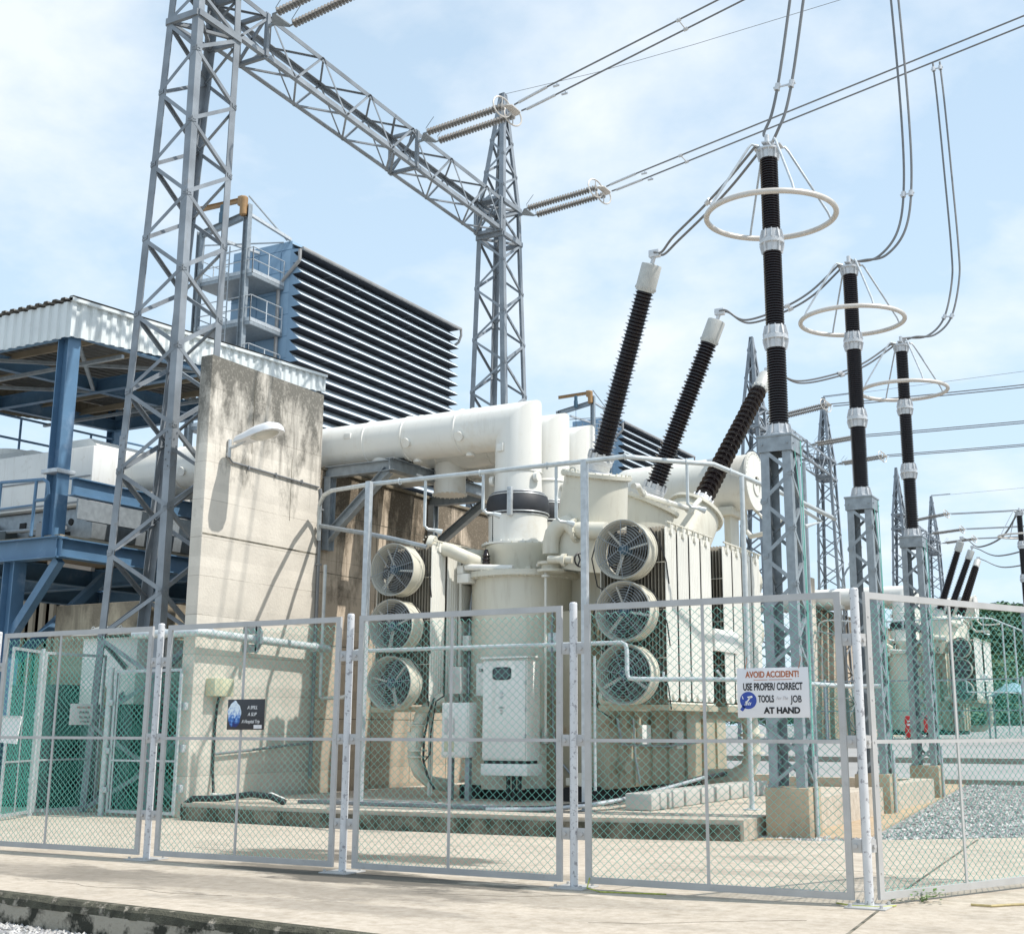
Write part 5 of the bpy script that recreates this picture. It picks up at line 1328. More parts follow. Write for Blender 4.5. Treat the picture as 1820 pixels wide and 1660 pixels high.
def overhead(E, slope, label, taps):
    pts = lambda s: [Vector((E.x + x, E.y + s*.20, E.z + slope*x + .0022*x*x*0.0 - .012*x*(0 if x < 0 else 1)*0)) for x in [0, .5, 1.2, 2.5, 5, 8, 12, 18, 26]]
    A, B_ = pts(-1), pts(1)
    A[0] = E + Vector((0,-.16,0)); B_[0] = E + Vector((0,.16,0))
    t = twin('overhead_conductor', label, 'conductor', A, B_, .020, 'twin overhead conductors', spacers=taps, loc=E)
    b = MB()
    for s in (-.2,.2): b.tube([E+Vector((.12,s*.9,.02)), E+Vector((.85,s,.85*slope))], .034, 8)
    b.build('dead_end', 'alu', t)
    b = MB()
    for s in (-.2,.2): p = E+Vector((1.1,s,1.1*slope)); b.tube([p, p+Vector((0,0,-.09))], .012, 6); b.cyl(p+Vector((-.09,0,-.09)), p+Vector((.06,0,-.09)), .025, 8)
    b.build('damper', 'alu', t)
    return t
E2c = Vector(E2); E3c = Vector(E3)
k2 = (PY(1300,0,22.42) - E2c); k3 = (PY(1820,46,27.45) - E3c)
overhead(E2c, k2.z/k2.x, 'thick twin overhead wires leaving the middle insulator strings upward', [.45])
overhead(E3c, k3.z/k3.x, 'thick twin overhead wires leaving the right tower across the picture', [.335, .72])
k1 = .19
overhead(Vector(E1), .14, 'twin overhead wires of the left insulator strings above the picture', [.5])
# thin earth wire from the pointed tower
ew0 = Vector((-16.0,27.04,18.3)); p = PY(1495,0,27.04)
o = MB().tube([ew0, ew0.lerp(p,.3)+Vector((0,0,-.12)), ew0.lerp(p,.6)+Vector((0,0,-.10)), p, p+(p-ew0)*.6], .007, 5).build('earth_wire', 'conductor', loc=ew0)
tag(o, 'hair-thin earth wire rising from the pointed tower top', 'wire')

# ------------------------------------------------------------------ surge arresters on lattice supports
def arrester(x, y, zb, zt, label, plabel, prlabel, ybase, pz0):
    # plinth
    o = MB().bbox((x-.285, y-.27, pz0-.12),(x+.285, y+.27, .62),.015).build('concrete_plinth', 'plinth', loc=(x,y,0))
    tag(o, plabel, 'plinth', 'plinths of the lattice supports')
    t = thing('lattice_support', prlabel, 'steel support', (x,y,.62), 'lattice supports of the arresters')
    h0, h1 = .235, .205; lo = sq(x-h0,y-h0,x+h0,y+h0,.62); hi = sq(x-h1,y-h1,x+h1,y+h1,zb-.16)
    for f_ in range(4):
        b = MB(); leg(b, lo[f_], hi[f_], (x,y), .115, .012); b.build('leg', 'galv', t)
    b = MB(); lattice_faces(b, lo, hi, 12, .05); b.build('bracing', 'galv', t)
    b = MB(); b.bbox((x-.245,y-.245,zb-.03),(x+.245,y+.245,zb),.004)
    for (a0,a1) in (((-.225,-.225),(.225,-.225)),((.225,-.225),(.225,.225)),((.225,.225),(-.225,.225)),((-.225,.225),(-.225,-.225))):
        b.bar((x+a0[0],y+a0[1],zb-.13),(x+a1[0],y+a1[1],zb-.13),.014,.20)
        for f2 in (.12,.88): 
            px_ = x+a0[0]+(a1[0]-a0[0])*f2; py_ = y+a0[1]+(a1[1]-a0[1])*f2; nx_, ny_2 = (a0[1]+a1[1])/.45/1, 0
            n_ = Vector(((a0[0]+a1[0])/2,(a0[1]+a1[1])/2,0)).normalized(); b.cyl(Vector((px_,py_,zb-.13)), Vector((px_,py_,zb-.13))+n_*.03, .013, 6)
    b.build('top_frame', 'galv', t)
    b = MB(); b.tube([(x+.25,y+.12,zb-.05),(x+.255,y+.10,zb-1.2),(x+.25,y+.15,zb-2.4),(x+.255,y+.1,1.0),(x+.29,y+.1,.62),(x+.30,y+.08,.05)], .008, 6); b.tube([(x+.22,y-.1,zb-.05),(x+.27,y-.05,zb-.9),(x+.28,y,zb-2.2),(x+.28,y,.8)], .006, 6)
    b.build('earth_lead', 'wire', t)
    b = MB(); b.cyl((x+.315,y-.06,.02),(x+.315,y-.06,1.0),.024,8); b.build('conduit', 'galv_light', t)
    a_ = thing('surge_arrester', label, 'arrester', (x,y,zb), 'brown surge arrester columns')
    H = zt - zb; secs = 3; fl = .17; sl_ = (H - .12)/secs
    zc = zb
    for q in range(secs):
        r0 = .135 - .004*q
        b = MB(); b.lathe([(r0*1.28,0),(r0*1.28,.035),(r0*1.05,.05),(r0*1.0,fl)], (x,y,zc),(0,0,1),28)
        for k_ in range(10):
            aa = 2*math.pi*k_/10; b.bar((x+r0*1.22*math.cos(aa),y+r0*1.22*math.sin(aa),zc+.03),(x+r0*.98*math.cos(aa),y+r0*.98*math.sin(aa),zc+fl),.012,.05)
        b.build('flange', 'alu', a_)
        pl = sl_ - 2*fl + .02; ns = 29; st = pl/ns; pr = [(r0*.8,-.005)]
        for k_ in range(ns):
            t0 = k_*st; pr += [(r0*.80,t0+.08*st),(r0*1.0,t0+.42*st),(r0*1.0,t0+.55*st),(r0*.80,t0+.68*st)]
        pr.append((r0*.8,pl))
        b = MB(); b.lathe(pr, (x,y,zc+fl), (0,0,1), 32); b.build('porcelain_section', 'porcelain', a_)
        b = MB(); z2 = zc+fl+pl; b.lathe([(r0*.98,0),(r0*1.05,fl-.06),(r0*1.28,fl-.045),(r0*1.28,fl-.02)], (x,y,z2),(0,0,1),28)
        for k_ in range(10):
            aa = 2*math.pi*k_/10; b.bar((x+r0*1.22*math.cos(aa),y+r0*1.22*math.sin(aa),z2+fl-.04),(x+r0*.98*math.cos(aa),y+r0*.98*math.sin(aa),z2),.012,.05)
        if q < 2: b.tube([(x+.15*math.cos(u_/12*6.283),y+.15*math.sin(u_/12*6.283),z2+fl-.02+.03*math.sin(u_)) for u_ in range(13)], .006, 5)
        b.build('flange', 'alu', a_)
        zc += sl_
    zr = zt - 1.12; Rr = .90
    b = MB(); b.torus((x,y,zr),(0.02,-.02,1),Rr,.040,72,16); rg = b.build('grading_ring', 'ring', a_, sharp=70)
    for q in range(4):
        aa = math.radians(38 + 90*q); c, s_ = math.cos(aa), math.sin(aa)
        b = MB(); b.tube([(x+.13*c,y+.13*s_,zt-.08),(x+.25*c,y+.25*s_,zt-.06),(x+.30*c,y+.30*s_,zt-.12),(x+(Rr-.05)*c,y+(Rr-.05)*s_,zr+.12),(x+Rr*c,y+Rr*s_,zr)], .017, 8); b.build('ring_rod', 'galv_light', a_)
    b = MB(); b.bbox((x-.2,y-.07,zt-.10),(x+.2,y+.07,zt-.075),.004); b.bbox((x-.05,y-.16,zt-.075),(x+.05,y+.16,zt-.05),.004)
    for s_ in (-.11,.11): b.cyl((x+.02,y+s_,zt-.06),(x+.02,y+s_,zt+.05),.035,10)
    b.build('terminal', 'alu', a_)
    return t, a_
ZT = 9.50
cols = [(-5.05,15.95,5.18),(-5.27,21.10,5.20),(-5.53,26.25,5.22)]
names = ['nearest and tallest','middle','farthest']
ARR = []
for (x,y,zb), nm, pz in zip(cols, names, (0.0,0.0,0.0)):
    ARR.append(arrester(x, y, zb, ZT, '%s of the brown ringed arrester columns on lattice supports' % nm, 'tan concrete plinth under the %s lattice support' % nm.replace(' and tallest',''),
        '%s of the square galvanised lattice supports' % nm.replace(' and tallest',''), y, pz))

# jumpers: arrester top -> bushing cap, and droppers from the overhead wires
jl = ['twin jumper sagging from the nearest arrester to the front bushing','twin jumper sagging from the middle arrester to the middle bushing','twin jumper sagging from the farthest arrester to the rear bushing']
for i in range(3):
    x, y, zb = cols[i]; a = Vector((x-.15,y,ZT-.06)); e = HT[i]
    def jp(o):
        m_ = a.lerp(e,.5); m1 = a.lerp(e,.25); m2 = a.lerp(e,.78); sag = .12 if i == 0 else .42
        return curve([a+Vector((0,o,0)), m1+Vector((0,o*1.1,-sag*.75)), m_+Vector((0,o*1.1,-sag)), m2+Vector((0,o*1.05,-sag*.9)), e+Vector((.14,o*.6,-.02)), e+Vector((0,o*.5,0))], 12)
    twin('jumper_wire', jl[i], 'conductor', jp(-.09), jp(.09), .020, 'twin jumper wires', spacers=(.35,), loc=a)
dr1 = [PY(1424,-60,16.0), PY(1416,0,16.0), PY(1398,130,16.0), PY(1384,200,15.97), PY(1370,235,15.95), Vector((-5.02,15.95,ZT))]
dr2 = [PY(1576,-120,21.5), PY(1590,0,21.5), PY(1608,200,21.45), PY(1613,330,21.4), PY(1602,410,21.3), PY(1568,455,21.2), PY(1530,464,21.15), Vector((-5.25,21.1,ZT-.02))]
dr3 = [PY(1664,112,27.4), PY(1672,180,27.3), PY(1684,300,27.1), PY(1697,440,26.9), PY(1698,500,26.8), PY(1684,565,26.6), PY(1655,596,26.45), PY(1620,600,26.3), Vector((-5.5,26.25,ZT-.02))]
dl = ['twin dropper coming straight down onto the nearest arrester from above','twin dropper bending sideways onto the middle arrester','twin dropper hanging from the overhead wire to the farthest arrester']
for i, d in enumerate((dr1,dr2,dr3)):
    offs = (.115,.075,.085)[i]
    A = curve([p+Vector((-offs*.9,0,0)) if k_ < len(d)-1 else p+Vector((0,-.1,.03)) for k_, p in enumerate(d)], 10); B_ = curve([p+Vector((offs*.9,0,0)) if k_ < len(d)-1 else p+Vector((0,.1,.03)) for k_, p in enumerate(d)], 10)
    twin('dropper_wire', dl[i], 'conductor', A, B_, .022, 'twin dropper wires', spacers=((.02,.62) if i == 2 else (.45,)), loc=d[-1])

# ================================================================== CANOPY ON THE LEFT
CX, CY0, CY1, CXF = -19.12, 16.0, 23.8, -26.2
t = thing('canopy', 'flat canopy with white corrugated fascia on blue columns at the left', 'canopy', (-22.5,20,4.5))
def zt_(y): return 9.46 + (y-CY0)*.053
def zb_(y): return 8.74 + (y-CY0)*.095
def corr(mb, p0, p1, zt0, zt1, zb0, zb1, pitch=.245, dep=.045, nrm=(1,0,0)):
    p0, p1, nrm = Vector(p0), Vector(p1), Vector(nrm); ln = (p1-p0).length; n_ = int(ln/pitch); d = (p1-p0)/n_
    rows = []
    for q in range(n_):
        for u_, dp in ((0,0),(.42,0),(.54,-1),(.88,-1)):
            f = (q+u_)/n_; p = p0 + d*(q+u_) + nrm*(dp*dep); rows.append((p.x,p.y,zb0+(zb1-zb0)*f)); rows.append((p.x,p.y,zt0+(zt1-zt0)*f))
    p = p1; rows.append((p.x,p.y,zb1)); rows.append((p.x,p.y,zt1))
    k_ = len(rows)//2
    mb.add(rows, [(2*i,2*i+2,2*i+3,2*i+1) for i in range(k_-1)])
    return mb
b = MB(); corr(b, (CX,CY0,0),(CX,CY1,0), zt_(CY0),zt_(CY1),zb_(CY0),zb_(CY1), nrm=(1,0,0)); b.build('fascia', 'fascia', t, sharp=10)
b = MB(); corr(b, (CXF,CY0,0),(CX,CY0,0), zt_(CY0)+.0,zt_(CY0),zb_(CY0),zb_(CY0), nrm=(0,-1,0)); b.build('fascia', 'fascia', t, sharp=10)
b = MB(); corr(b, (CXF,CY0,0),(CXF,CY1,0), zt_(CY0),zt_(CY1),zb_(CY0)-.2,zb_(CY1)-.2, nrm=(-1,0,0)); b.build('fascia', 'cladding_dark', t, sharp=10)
b = MB(); corr(b, (CXF,CY1,0),(CX,CY1,0), zt_(CY1),zt_(CY1),zb_(CY1),zb_(CY1), nrm=(0,1,0)); b.build('fascia', 'fascia', t, sharp=10)
b = MB(); rows = []
n_ = 30
for q in range(n_):
    for u_, dz_ in ((0,0),(.4,0),(.5,.045),(.9,.045)):
        x = CXF - .1 + (CX + .2 - CXF)*(q+u_)/n_; rows.append((x,CY0-.06,zt_(CY0)+.03+dz_)); rows.append((x,CY1+.1,zt_(CY1)+.03+dz_))
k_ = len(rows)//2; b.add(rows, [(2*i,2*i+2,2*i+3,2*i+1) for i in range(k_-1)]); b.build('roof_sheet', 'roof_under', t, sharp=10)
b = MB(); b.box((CX-.02,CY0-.05,zt_(CY0)-.02),(CX+.05,CY0+.05,zt_(CY0)+.06)); b.prism((CX+.03,CY0-.05,zt_(CY0)+.01),(CX+.03,CY1,zt_(CY1)+.01),[(-.05,-.03),(.03,-.03),(.03,.035),(-.05,.035)],(1,0,0),(0,0,1)); b.build('ridge_cap', 'fascia', t)
def icol(x, y, z0, z1, root, w=.34, name='column'):
    b = MB(); b.ibeam((x,y,z0),(x,y,z1), w, w*.95, .02, up=(1,0,0)); b.build(name, 'blue_steel', root)
for (x,y) in ((-19.40,16.24),(-19.42,23.5),(-26,16.24),(-26,23.5)): icol(x, y, 4.55, zb_(y)+.3, t, .30)
b = MB(); b.bbox((-19.62,16.02,6.08),(-19.18,16.46,6.16),.005); b.build('collar_plate', 'galv_light', t)
for (p, r_) in (((-19.3,16.2,8.95),(-26.1,16.2,8.95)),((-19.3,23.4,9.3),(-26.1,23.4,9.3)),((-19.3,19.8,9.1),(-26.1,19.8,9.1)),((-19.25,16.2,8.95),(-19.25,23.5,9.3)),((-25.9,16.2,8.95),(-25.9,23.5,9.3)),((-22.6,16.2,8.95),(-22.6,23.5,9.3))):
    b = MB(); b.ibeam(p, r_, .30, .16, .016); b.build('roof_beam', 'blue_steel', t)
b = MB()
for y in (17.4,18.6,21.0,22.2): b.bar((-19.3,y,9.1+ (y-16)*.05),(-26.1,y,9.1+(y-16)*.05),.06,.14)
b.build('purlin', 'cladding_dark', t)
for (p, r_) in (((-19.3,16.3,8.85),(-22.6,19.7,9.0)),((-22.6,16.3,8.85),(-19.3,19.7,9.0)),((-19.3,19.9,9.0),(-22.6,23.3,9.2)),((-22.6,19.9,9.0),(-26,16.3,8.8)),((-19.3,17.5,8.75),(-26,17.5,8.75)),((-19.3,21.2,8.85),(-26,21.2,8.85))):
    b = MB(); b.bar(p, r_, .07, .07); b.build('wind_brace', 'galv', t)

# platform under the canopy
t = thing('equipment_platform', 'blue steel platform with brackets carrying the white enclosure', 'platform', (-22.5,19,4.4))
for (p, r_, h) in (((-18.95,15.95,4.62),(-18.95,23.5,4.62),.36),((-26,15.95,4.62),(-26,23.5,4.62),.42),((-18.85,16.0,4.62),(-26,16.0,4.62),.40),((-18.85,20,4.62),(-26,20,4.62),.40),((-22.5,16,4.62),(-22.5,23.5,4.62),.4),((-18.85,23.4,4.62),(-26,23.4,4.62),.4)):
    b = MB(); b.ibeam(p, r_, h, .26, .02); b.build('beam', 'blue_steel', t)
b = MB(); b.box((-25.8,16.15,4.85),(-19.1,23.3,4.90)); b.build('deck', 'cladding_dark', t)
b = MB(); b.ibeam((-18.95,16.2,5.80),(-18.95,23.5,5.80),.34,.2,.02); b.build('beam', 'blue_steel', t)
b = MB(); b.box((-18.90,16.3,5.2),(-18.86,23.5,5.58)); b.build('side_plate', 'galv', t)
for (x,y) in ((-20.2,16.1),(-25.5,16.1),(-20.0,22.6),(-23.5,22.6)): icol(x, y, 0, 4.42, t, .30)
for (p, r_) in (((-20.15,16.1,3.0),(-19.0,16.1,4.4)),((-20.2,16.3,2.6),(-20.2,18.3,4.4)),((-20.2,22.3,1.6),(-20.2,19.6,4.2)),((-23.5,22.4,.9),(-20.1,22.5,3.9))):
    b = MB(); b.bar(p, r_, .16, .16); b.build('diagonal', 'blue_steel', t)
hr = thing('handrail', 'blue rounded handrail at the left edge of the platform', 'handrail', (-19.9,15.9,4.85))
zz = [PY(2,858,15.85), PY(78,852,15.85), PY(85,858,15.85), PY(86,878,15.85), PY(80,888,15.85), PY(64,890,15.85)]
b = MB(); b.tube(zz, .032, 10); b.build('rail', 'blue_steel', hr)
b = MB(); p = PY(65,855,15.85); b.tube([p,(p.x-.02,15.85,4.85)], .03, 8); p = PY(2,858,15.85); b.tube([p,(p.x,15.85,4.85)], .03, 8); p = PY(0,905,15.85); q_ = PY(62,897,15.85); b.tube([p,q_], .02, 8); b.build('stanchion', 'blue_steel', hr)
hr = thing('handrail', 'dark blue handrail along the far side of the canopy', 'handrail', (-25.8,18,6.4))
b = MB(); A0 = PX(0,735,-25.9); A1 = PX(330,815,-25.9)
for dz_ in (0,-.55): b.tube([A0+Vector((0,-2,dz_-.05)), A1+Vector((0,1.0,dz_+.1))], .03, 8)
b.build('rail', 'blue_steel', hr)
b = MB()
for u_ in (.1,.45,.8,1.0): p = A0.lerp(A1,u_); b.tube([p,(p.x,p.y,4.85)], .03, 8)
b.build('stanchion', 'blue_steel', hr)

# generator breaker enclosure
t = thing('breaker_enclosure', 'white metal enclosure with sloped hatches under the canopy', 'enclosure', (-21.9,18.4,5.7))
b = MB(); b.bbox((-25.5,17.35,5.72),(-19.75,21.0,6.92),.03); b.build('body', 'cab', t)
b = MB(); b.prism((0,17.9,0),(0,20.4,0),[(-21.6,6.92),(-21.35,7.25),(-20.5,7.25),(-20.1,6.92)],(1,0,0),(0,0,1)); b.prism((-24.5,0,0),(-22,0,0),[(17.4,6.92),(17.7,7.12),(20.6,7.12),(20.9,6.92)],(0,1,0),(0,0,1)); b.build('hatch', 'cab', t)
b = MB(); b.box((-25.3,17.33,6.28),(-19.77,17.345,6.31)); b.box((-25.3,17.335,5.76),(-19.77,17.348,5.80)); b.bbox((-21.0,17.31,5.92),(-20.88,17.35,5.97),.004); b.build('panel_seam', 'cable_tray', t)
b = MB(); b.bbox((-25.4,17.5,5.05),(-19.8,20.8,5.68),.01); b.build('base_frame', 'galv', t)
b = MB()
for x in (-21.3,-20.4): b.cyl((x,17.48,5.42),(x,17.5,5.42),.07,14)
b.bbox((-21.9,17.47,5.3),(-21.72,17.5,5.5),.004); b.box((-21.6,17.48,5.07),(-20.4,17.5,5.22)); b.build('port', 'dark', t)
for q, (x_, w_) in enumerate(((-25.0,.5),(-24.1,.35),(-23.1,.6),(-22.2,.3),(-21.0,.45))):
    MB().bbox((x_,17.15,4.93),(x_+w_,17.45,5.05+.25+.1*(q%3)),.01).build('drive_box', 'shade_dark' if q % 2 else 'cable_tray', t)
MB().tube([(-25.3,17.25,5.62),(-23,17.25,5.6),(-22.6,17.2,5.3),(-20.2,17.2,5.25)], .04, 8).build('pipe', 'galv', t)
MB().tube([(-19.4,17.0,5.35),(-19.4,23,5.35)], .06, 8).build('pipe', 'cable_tray', t)
b = MB(); b.cyl((-23.5,18.4,7.1),(-23.5,18.4,7.35),.45,24); b.build('drum', 'cab', t)

# things under the platform
lw2 = thing('low_wall', 'low mouldy concrete wall beneath the blue platform', 'wall', (-18.5,18,0))
b = MB(); b.bbox((-19.45,16.5,0),(-17.2,16.75,3.60),.015); b.bbox((-17.45,16.75,0),(-17.2,19,3.60),.015); b.build('wall', 'curbwall', lw2)
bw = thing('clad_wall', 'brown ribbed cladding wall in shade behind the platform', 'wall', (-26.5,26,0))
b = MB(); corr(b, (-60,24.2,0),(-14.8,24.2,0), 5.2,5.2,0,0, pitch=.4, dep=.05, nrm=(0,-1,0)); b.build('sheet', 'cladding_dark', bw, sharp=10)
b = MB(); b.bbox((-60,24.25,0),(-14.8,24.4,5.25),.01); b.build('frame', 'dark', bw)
lt = thing('tube_light', 'white tube light under the blue platform', 'lamp', (-20.6,18,4.1))
b = MB(); p = PY(88,1000,18.2); q_ = PY(165,1012,18.2); b.bar(p,q_,.10,.08); b.build('housing', 'lamp', lt)
# cabinets
cbn = thing('equipment_cabinet', 'grey roofed equipment cabinet behind the green gate', 'cabinet', (-17.0,16.0,0))
p0 = PY(150,1120,15.9); p1 = PY(246,1120,15.9)
b = MB(); b.bbox((p0.x,15.9,1.75),(p1.x,17.0,2.90),.012); b.build('body', 'cab', cbn)
b = MB(); b.prism((0,15.7,0),(0,17.2,0),[(p0.x-.1,2.94),(p1.x+.1,2.94),((p0.x+p1.x)/2,3.10)],(1,0,0),(0,0,1))
for u_ in (.25,.75): c = Vector((p0.x,15.8,3.0)).lerp(Vector((p1.x,15.8,3.0)),u_); b.torus(c+Vector((0,0,.06)),(0,1,0),.035,.008,14,5)
b.build('roof', 'white', cbn)
b = MB(); b.bbox((p0.x+.1,16.0,0),(p1.x-.1,16.9,1.75),.01); b.build('base', 'shade_dark', cbn)
c2 = thing('equipment_cabinet', 'large dark grey cabinet behind the lower gate panel', 'cabinet', (-15.6,17.2,0))
b = MB(); b.bbox((-16.0,17.1,.12),(-14.62,18.1,2.15),.012); b.build('body', 'shade_dark', c2)  # body colour darkened for the shade behind the gate
b = MB(); b.bbox((-15.95,17.07,.2),(-15.32,17.1,2.08),.005); b.bbox((-15.29,17.07,.2),(-14.67,17.1,2.08),.005); b.build('door', 'shade_dark', c2)
b = MB(); b.box((-16.0,17.1,.0),(-14.62,18.0,.12)); b.build('base', 'dark', c2)
for (x0_,x1_,y0_,z1_,lb) in ((-19.4,-18.2,15.6,2.1,'dark low box added for shade at the left edge behind the gate'),(-18.0,-17.25,16.0,2.6,'dark tall box added for shade between the gate and the low wall'),(-17.0,-16.15,17.6,1.9,'dark short box added for shade under the grey cabinet roof')):  # boxes added to darken the shadowed space behind the gate
    c3 = thing('shade_box', lb, 'cabinet', (x0_,y0_,0))
    MB().bbox((x0_,y0_,.1),(x1_,y0_+.7,z1_),.012).build('body', 'shade_dark', c3); MB().bbox((x0_+.05,y0_-.02,.2),(x1_-.05,y0_,z1_-.1),.005).build('door', 'shade_dark', c3); MB().box((x0_+.02,y0_+.02,0),(x1_-.02,y0_+.68,.1)).build('base', 'dark', c3)
for x, lb in ((-17.35,'tan conduit riser left of the open gate leaf'),(-17.15,'pale conduit riser beside the tan riser')):
    o = MB().tube([(x,15.9,0),(x,15.9,2.0),(x-.2,16.1,2.4)], .05, 8).build('conduit', 'cream_base' if x < -17.3 else 'paleblue_pipe', loc=(x,15.9,0)); tag(o, lb, 'conduit')

# ================================================================== LOUVRED INTAKE HOUSES
def intake(off, lbl, lbl2, lbl3):
    ox, oy, oz = off
    t = thing('intake_house', lbl, 'building', (-37+ox, 46+oy, oz), 'louvred blue intake houses')
    X0, YA, YB, ZT_ = -34.70+ox, 40.5+oy, 53.3+oy, 21.95+oz
    b = MB(); b.bbox((X0-3.4,YA,10+oz),(X0,YB,ZT_+.45),.02); b.build('wall', 'blue_clad', t)
    b = MB()
    for z in range(0,12): b.box((X0-3.4,YA-.012,11+z+oz),(X0,YA,11.02+z+oz))
    for x in (.62,1.9): b.box((X0-x,YA-.012,10+oz),(X0-x+.03,YA,ZT_+oz*0))
    b.build('panel_seam', 'blue_steel', t)
    n_h = 21; pit = .505
    prof = [(X0-.05, ZT_+.05), (X0+.70, ZT_-.05), (X0+.70, ZT_-.12)]
    for q in range(n_h):
        z1 = ZT_ - .12 - q*pit; z0 = z1 - pit
        prof += [(X0+.10, z1-.001), (X0+.60, z0+.004), (X0-.04, z0)]
    prof += [(X0-.05, ZT_ - .12 - n_h*pit)]
    b = MB(); b.prism((0,YA-.03,0),(0,YA-.012,0), prof, (1,0,0),(0,0,1)); b.build('end_plate', 'blue_clad', t)
    for q in range(n_h):
        z1 = ZT_ - .12 - q*pit; z0 = z1 - pit
        b = MB(); b.prism((0,YA,0),(0,YB,0),[(X0-.06,z0+.012),(X0+.62,z0+.0),(X0+.62,z0+.012),(X0+.02,z1)],(1,0,0),(0,0,1)); h_ = b.build('louvre_hood', 'hood_top', t)
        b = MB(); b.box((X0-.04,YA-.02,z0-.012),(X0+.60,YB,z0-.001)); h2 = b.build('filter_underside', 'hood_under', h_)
        b = MB()
        for y in range(1,6): b.box((X0-.04,YA+y*2.12,z0-.02),(X0+.58,YA+y*2.12+.03,z0-.0125))
        b.build('rib', 'galv', h_)
    b = MB(); b.bbox((X0+.58,YA-.08,ZT_-.10),(X0+.72,YB+.15,ZT_+.02),.015); b.build('gutter', 'zinc_trim', t)
    b = MB(); b.prism((0,YA,0),(0,YB,0),[(X0-.3,ZT_+.46),(X0+.58,ZT_-.0),(X0+.58,ZT_-.03),(X0-.3,ZT_+.452)],(1,0,0),(0,0,1)); b.build('eave_sheet', 'zinc_trim', t)
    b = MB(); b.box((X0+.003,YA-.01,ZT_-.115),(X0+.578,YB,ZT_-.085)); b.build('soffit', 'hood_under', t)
    b = MB(); b.tube([(X0+.55,YA-.12,ZT_-.1),(X0+.55,YA-.12,ZT_-.6),(X0-.55,YA-.14,ZT_-1.6),(X0-.55,YA-.14,10+oz)], .085, 10); b.build('downpipe', 'zinc_trim', t)
    b = MB(); b.tube([(X0+.6,YB+.2,ZT_-.05),(X0+.6,YB+.22,ZT_-.35),(X0+.45,YB+.22,ZT_-.7),(X0+.2,YB+.2,ZT_-.85)], .07, 8); b.build('downpipe', 'zinc_trim', t)
    # access tower in front of the end wall
    a_ = thing('access_tower', lbl2, 'access tower', (X0-4, YA-2, oz+10), 'access towers of the intake houses')
    PXa, PXb, PYa = X0-3.5, X0-.32, YA-2.1; XR, XL = X0-.75, X0-3.4
    for (x,y,zt2) in ((XR,PYa,ZT_+1.5),(XL,PYa,ZT_+.75)):
        b = MB(); b.ibeam((x,y,oz),(x,y,zt2), .27, .25, .02, up=(1,0,0)); b.build('column', 'galv', a_)
    b = MB(); b.ibeam((XL,PYa,ZT_+.6),(XR,PYa,ZT_+1.05),.3,.2,.02); b.build('top_beam', 'galv', a_)
    b = MB(); b.bar((XR,PYa,ZT_+1.1),(X0-.1,YA,ZT_+.5),.13); b.build('tie', 'galv_light', a_)
    b = MB(); b.bar((XL+.9,PYa,ZT_+.3),(XL+1.5,YA,ZT_+.2),.12); b.build('tie', 'galv_light', a_)
    b = MB(); b.bar((XR,PYa,ZT_+1.9),(X0-.3,YA,ZT_+.5),.05); b.build('tie', 'galv', a_)
    b = MB(); b.bar((XL,PYa,ZT_+.1),(X0-.5,YA,ZT_+.45),.05); b.build('tie', 'galv', a_)
    for lv in range(4):
        z = ZT_ - 1.62 - lv*2.15
        b = MB(); b.bbox((PXa,PYa,z-.20),(PXb,YA-.05,z-.04),.01); pf_ = b.build('platform', 'galv', a_)
        for (c0,c1) in (((PXa,PYa),(PXb,PYa)),((PXb,PYa),(PXb,YA-.1)),((PXa,PYa),(PXa,YA-.1))):
            b = MB()
            for h_ in (.55,1.1): b.tube([(c0[0],c0[1],z+h_),(c1[0],c1[1],z+h_)], .026, 5)
            b.box((min(c0[0],c1[0])-.012,min(c0[1],c1[1])-.012,z-.04),(max(c0[0],c1[0])+.012,max(c0[1],c1[1])+.012,z+.12))
            for k_ in range(3):
                f = k_/2; b.tube([(c0[0]+(c1[0]-c0[0])*f,c0[1]+(c1[1]-c0[1])*f,z-.04),(c0[0]+(c1[0]-c0[0])*f,c0[1]+(c1[1]-c0[1])*f,z+1.1)], .028, 5)
            b.build('railing', 'galv_light', pf_)
    b = MB(); xl = XR - .9
    for x in (-.22,.22): b.tube([(xl+x,PYa-.25,ZT_-10),(xl+x,PYa-.25,ZT_-.4)], .03, 6)
    for q in range(32): b.bar((xl-.22,PYa-.25,ZT_-10+q*.3),(xl+.22,PYa-.25,ZT_-10+q*.3),.025)
    b.build('ladder', 'galv', a_)
    j = thing('jib_crane', lbl3, 'crane', (XR,PYa,ZT_+1.2), 'jib cranes on the intake houses')
    xj, yj, zj = XR-.12, PYa-.15, ZT_+1.15
    b = MB(); b.lathe([(.12,-.2),(.17,-.15),(.17,.62),(.12,.68)], (xj,yj,zj), (0,0,1), 16); b.bbox((xj-.28,yj-.13,zj+.28),(xj,yj+.13,zj+.72),.04); b.build('pivot', 'orange', j)
    b = MB(); b.ibeam((xj-.2,yj,zj+.55),(xj-2.3,yj-.3,zj+.42),.20,.14,.02); b.build('arm', 'orange', j)
    b = MB(); b.bbox((xj-1.1,yj-.3,zj+.05),(xj-.9,yj-.1,zj+.42),.05); b.tube([(xj-1.0,yj-.2,zj-.1),(xj-1.0,yj-.2,zj-1.9)], .015, 5); b.bbox((xj-1.12,yj-.32,zj-.45),(xj-.88,yj-.08,zj+.08),.05); b.build('hoist', 'motor', j)
    return t, a_, j
intake((0,0,0), 'blue building with rows of white louvre hoods behind the beam', 'steel access tower with railed platforms beside the nearer louvred building', 'ochre jib crane on top of the nearer access tower')
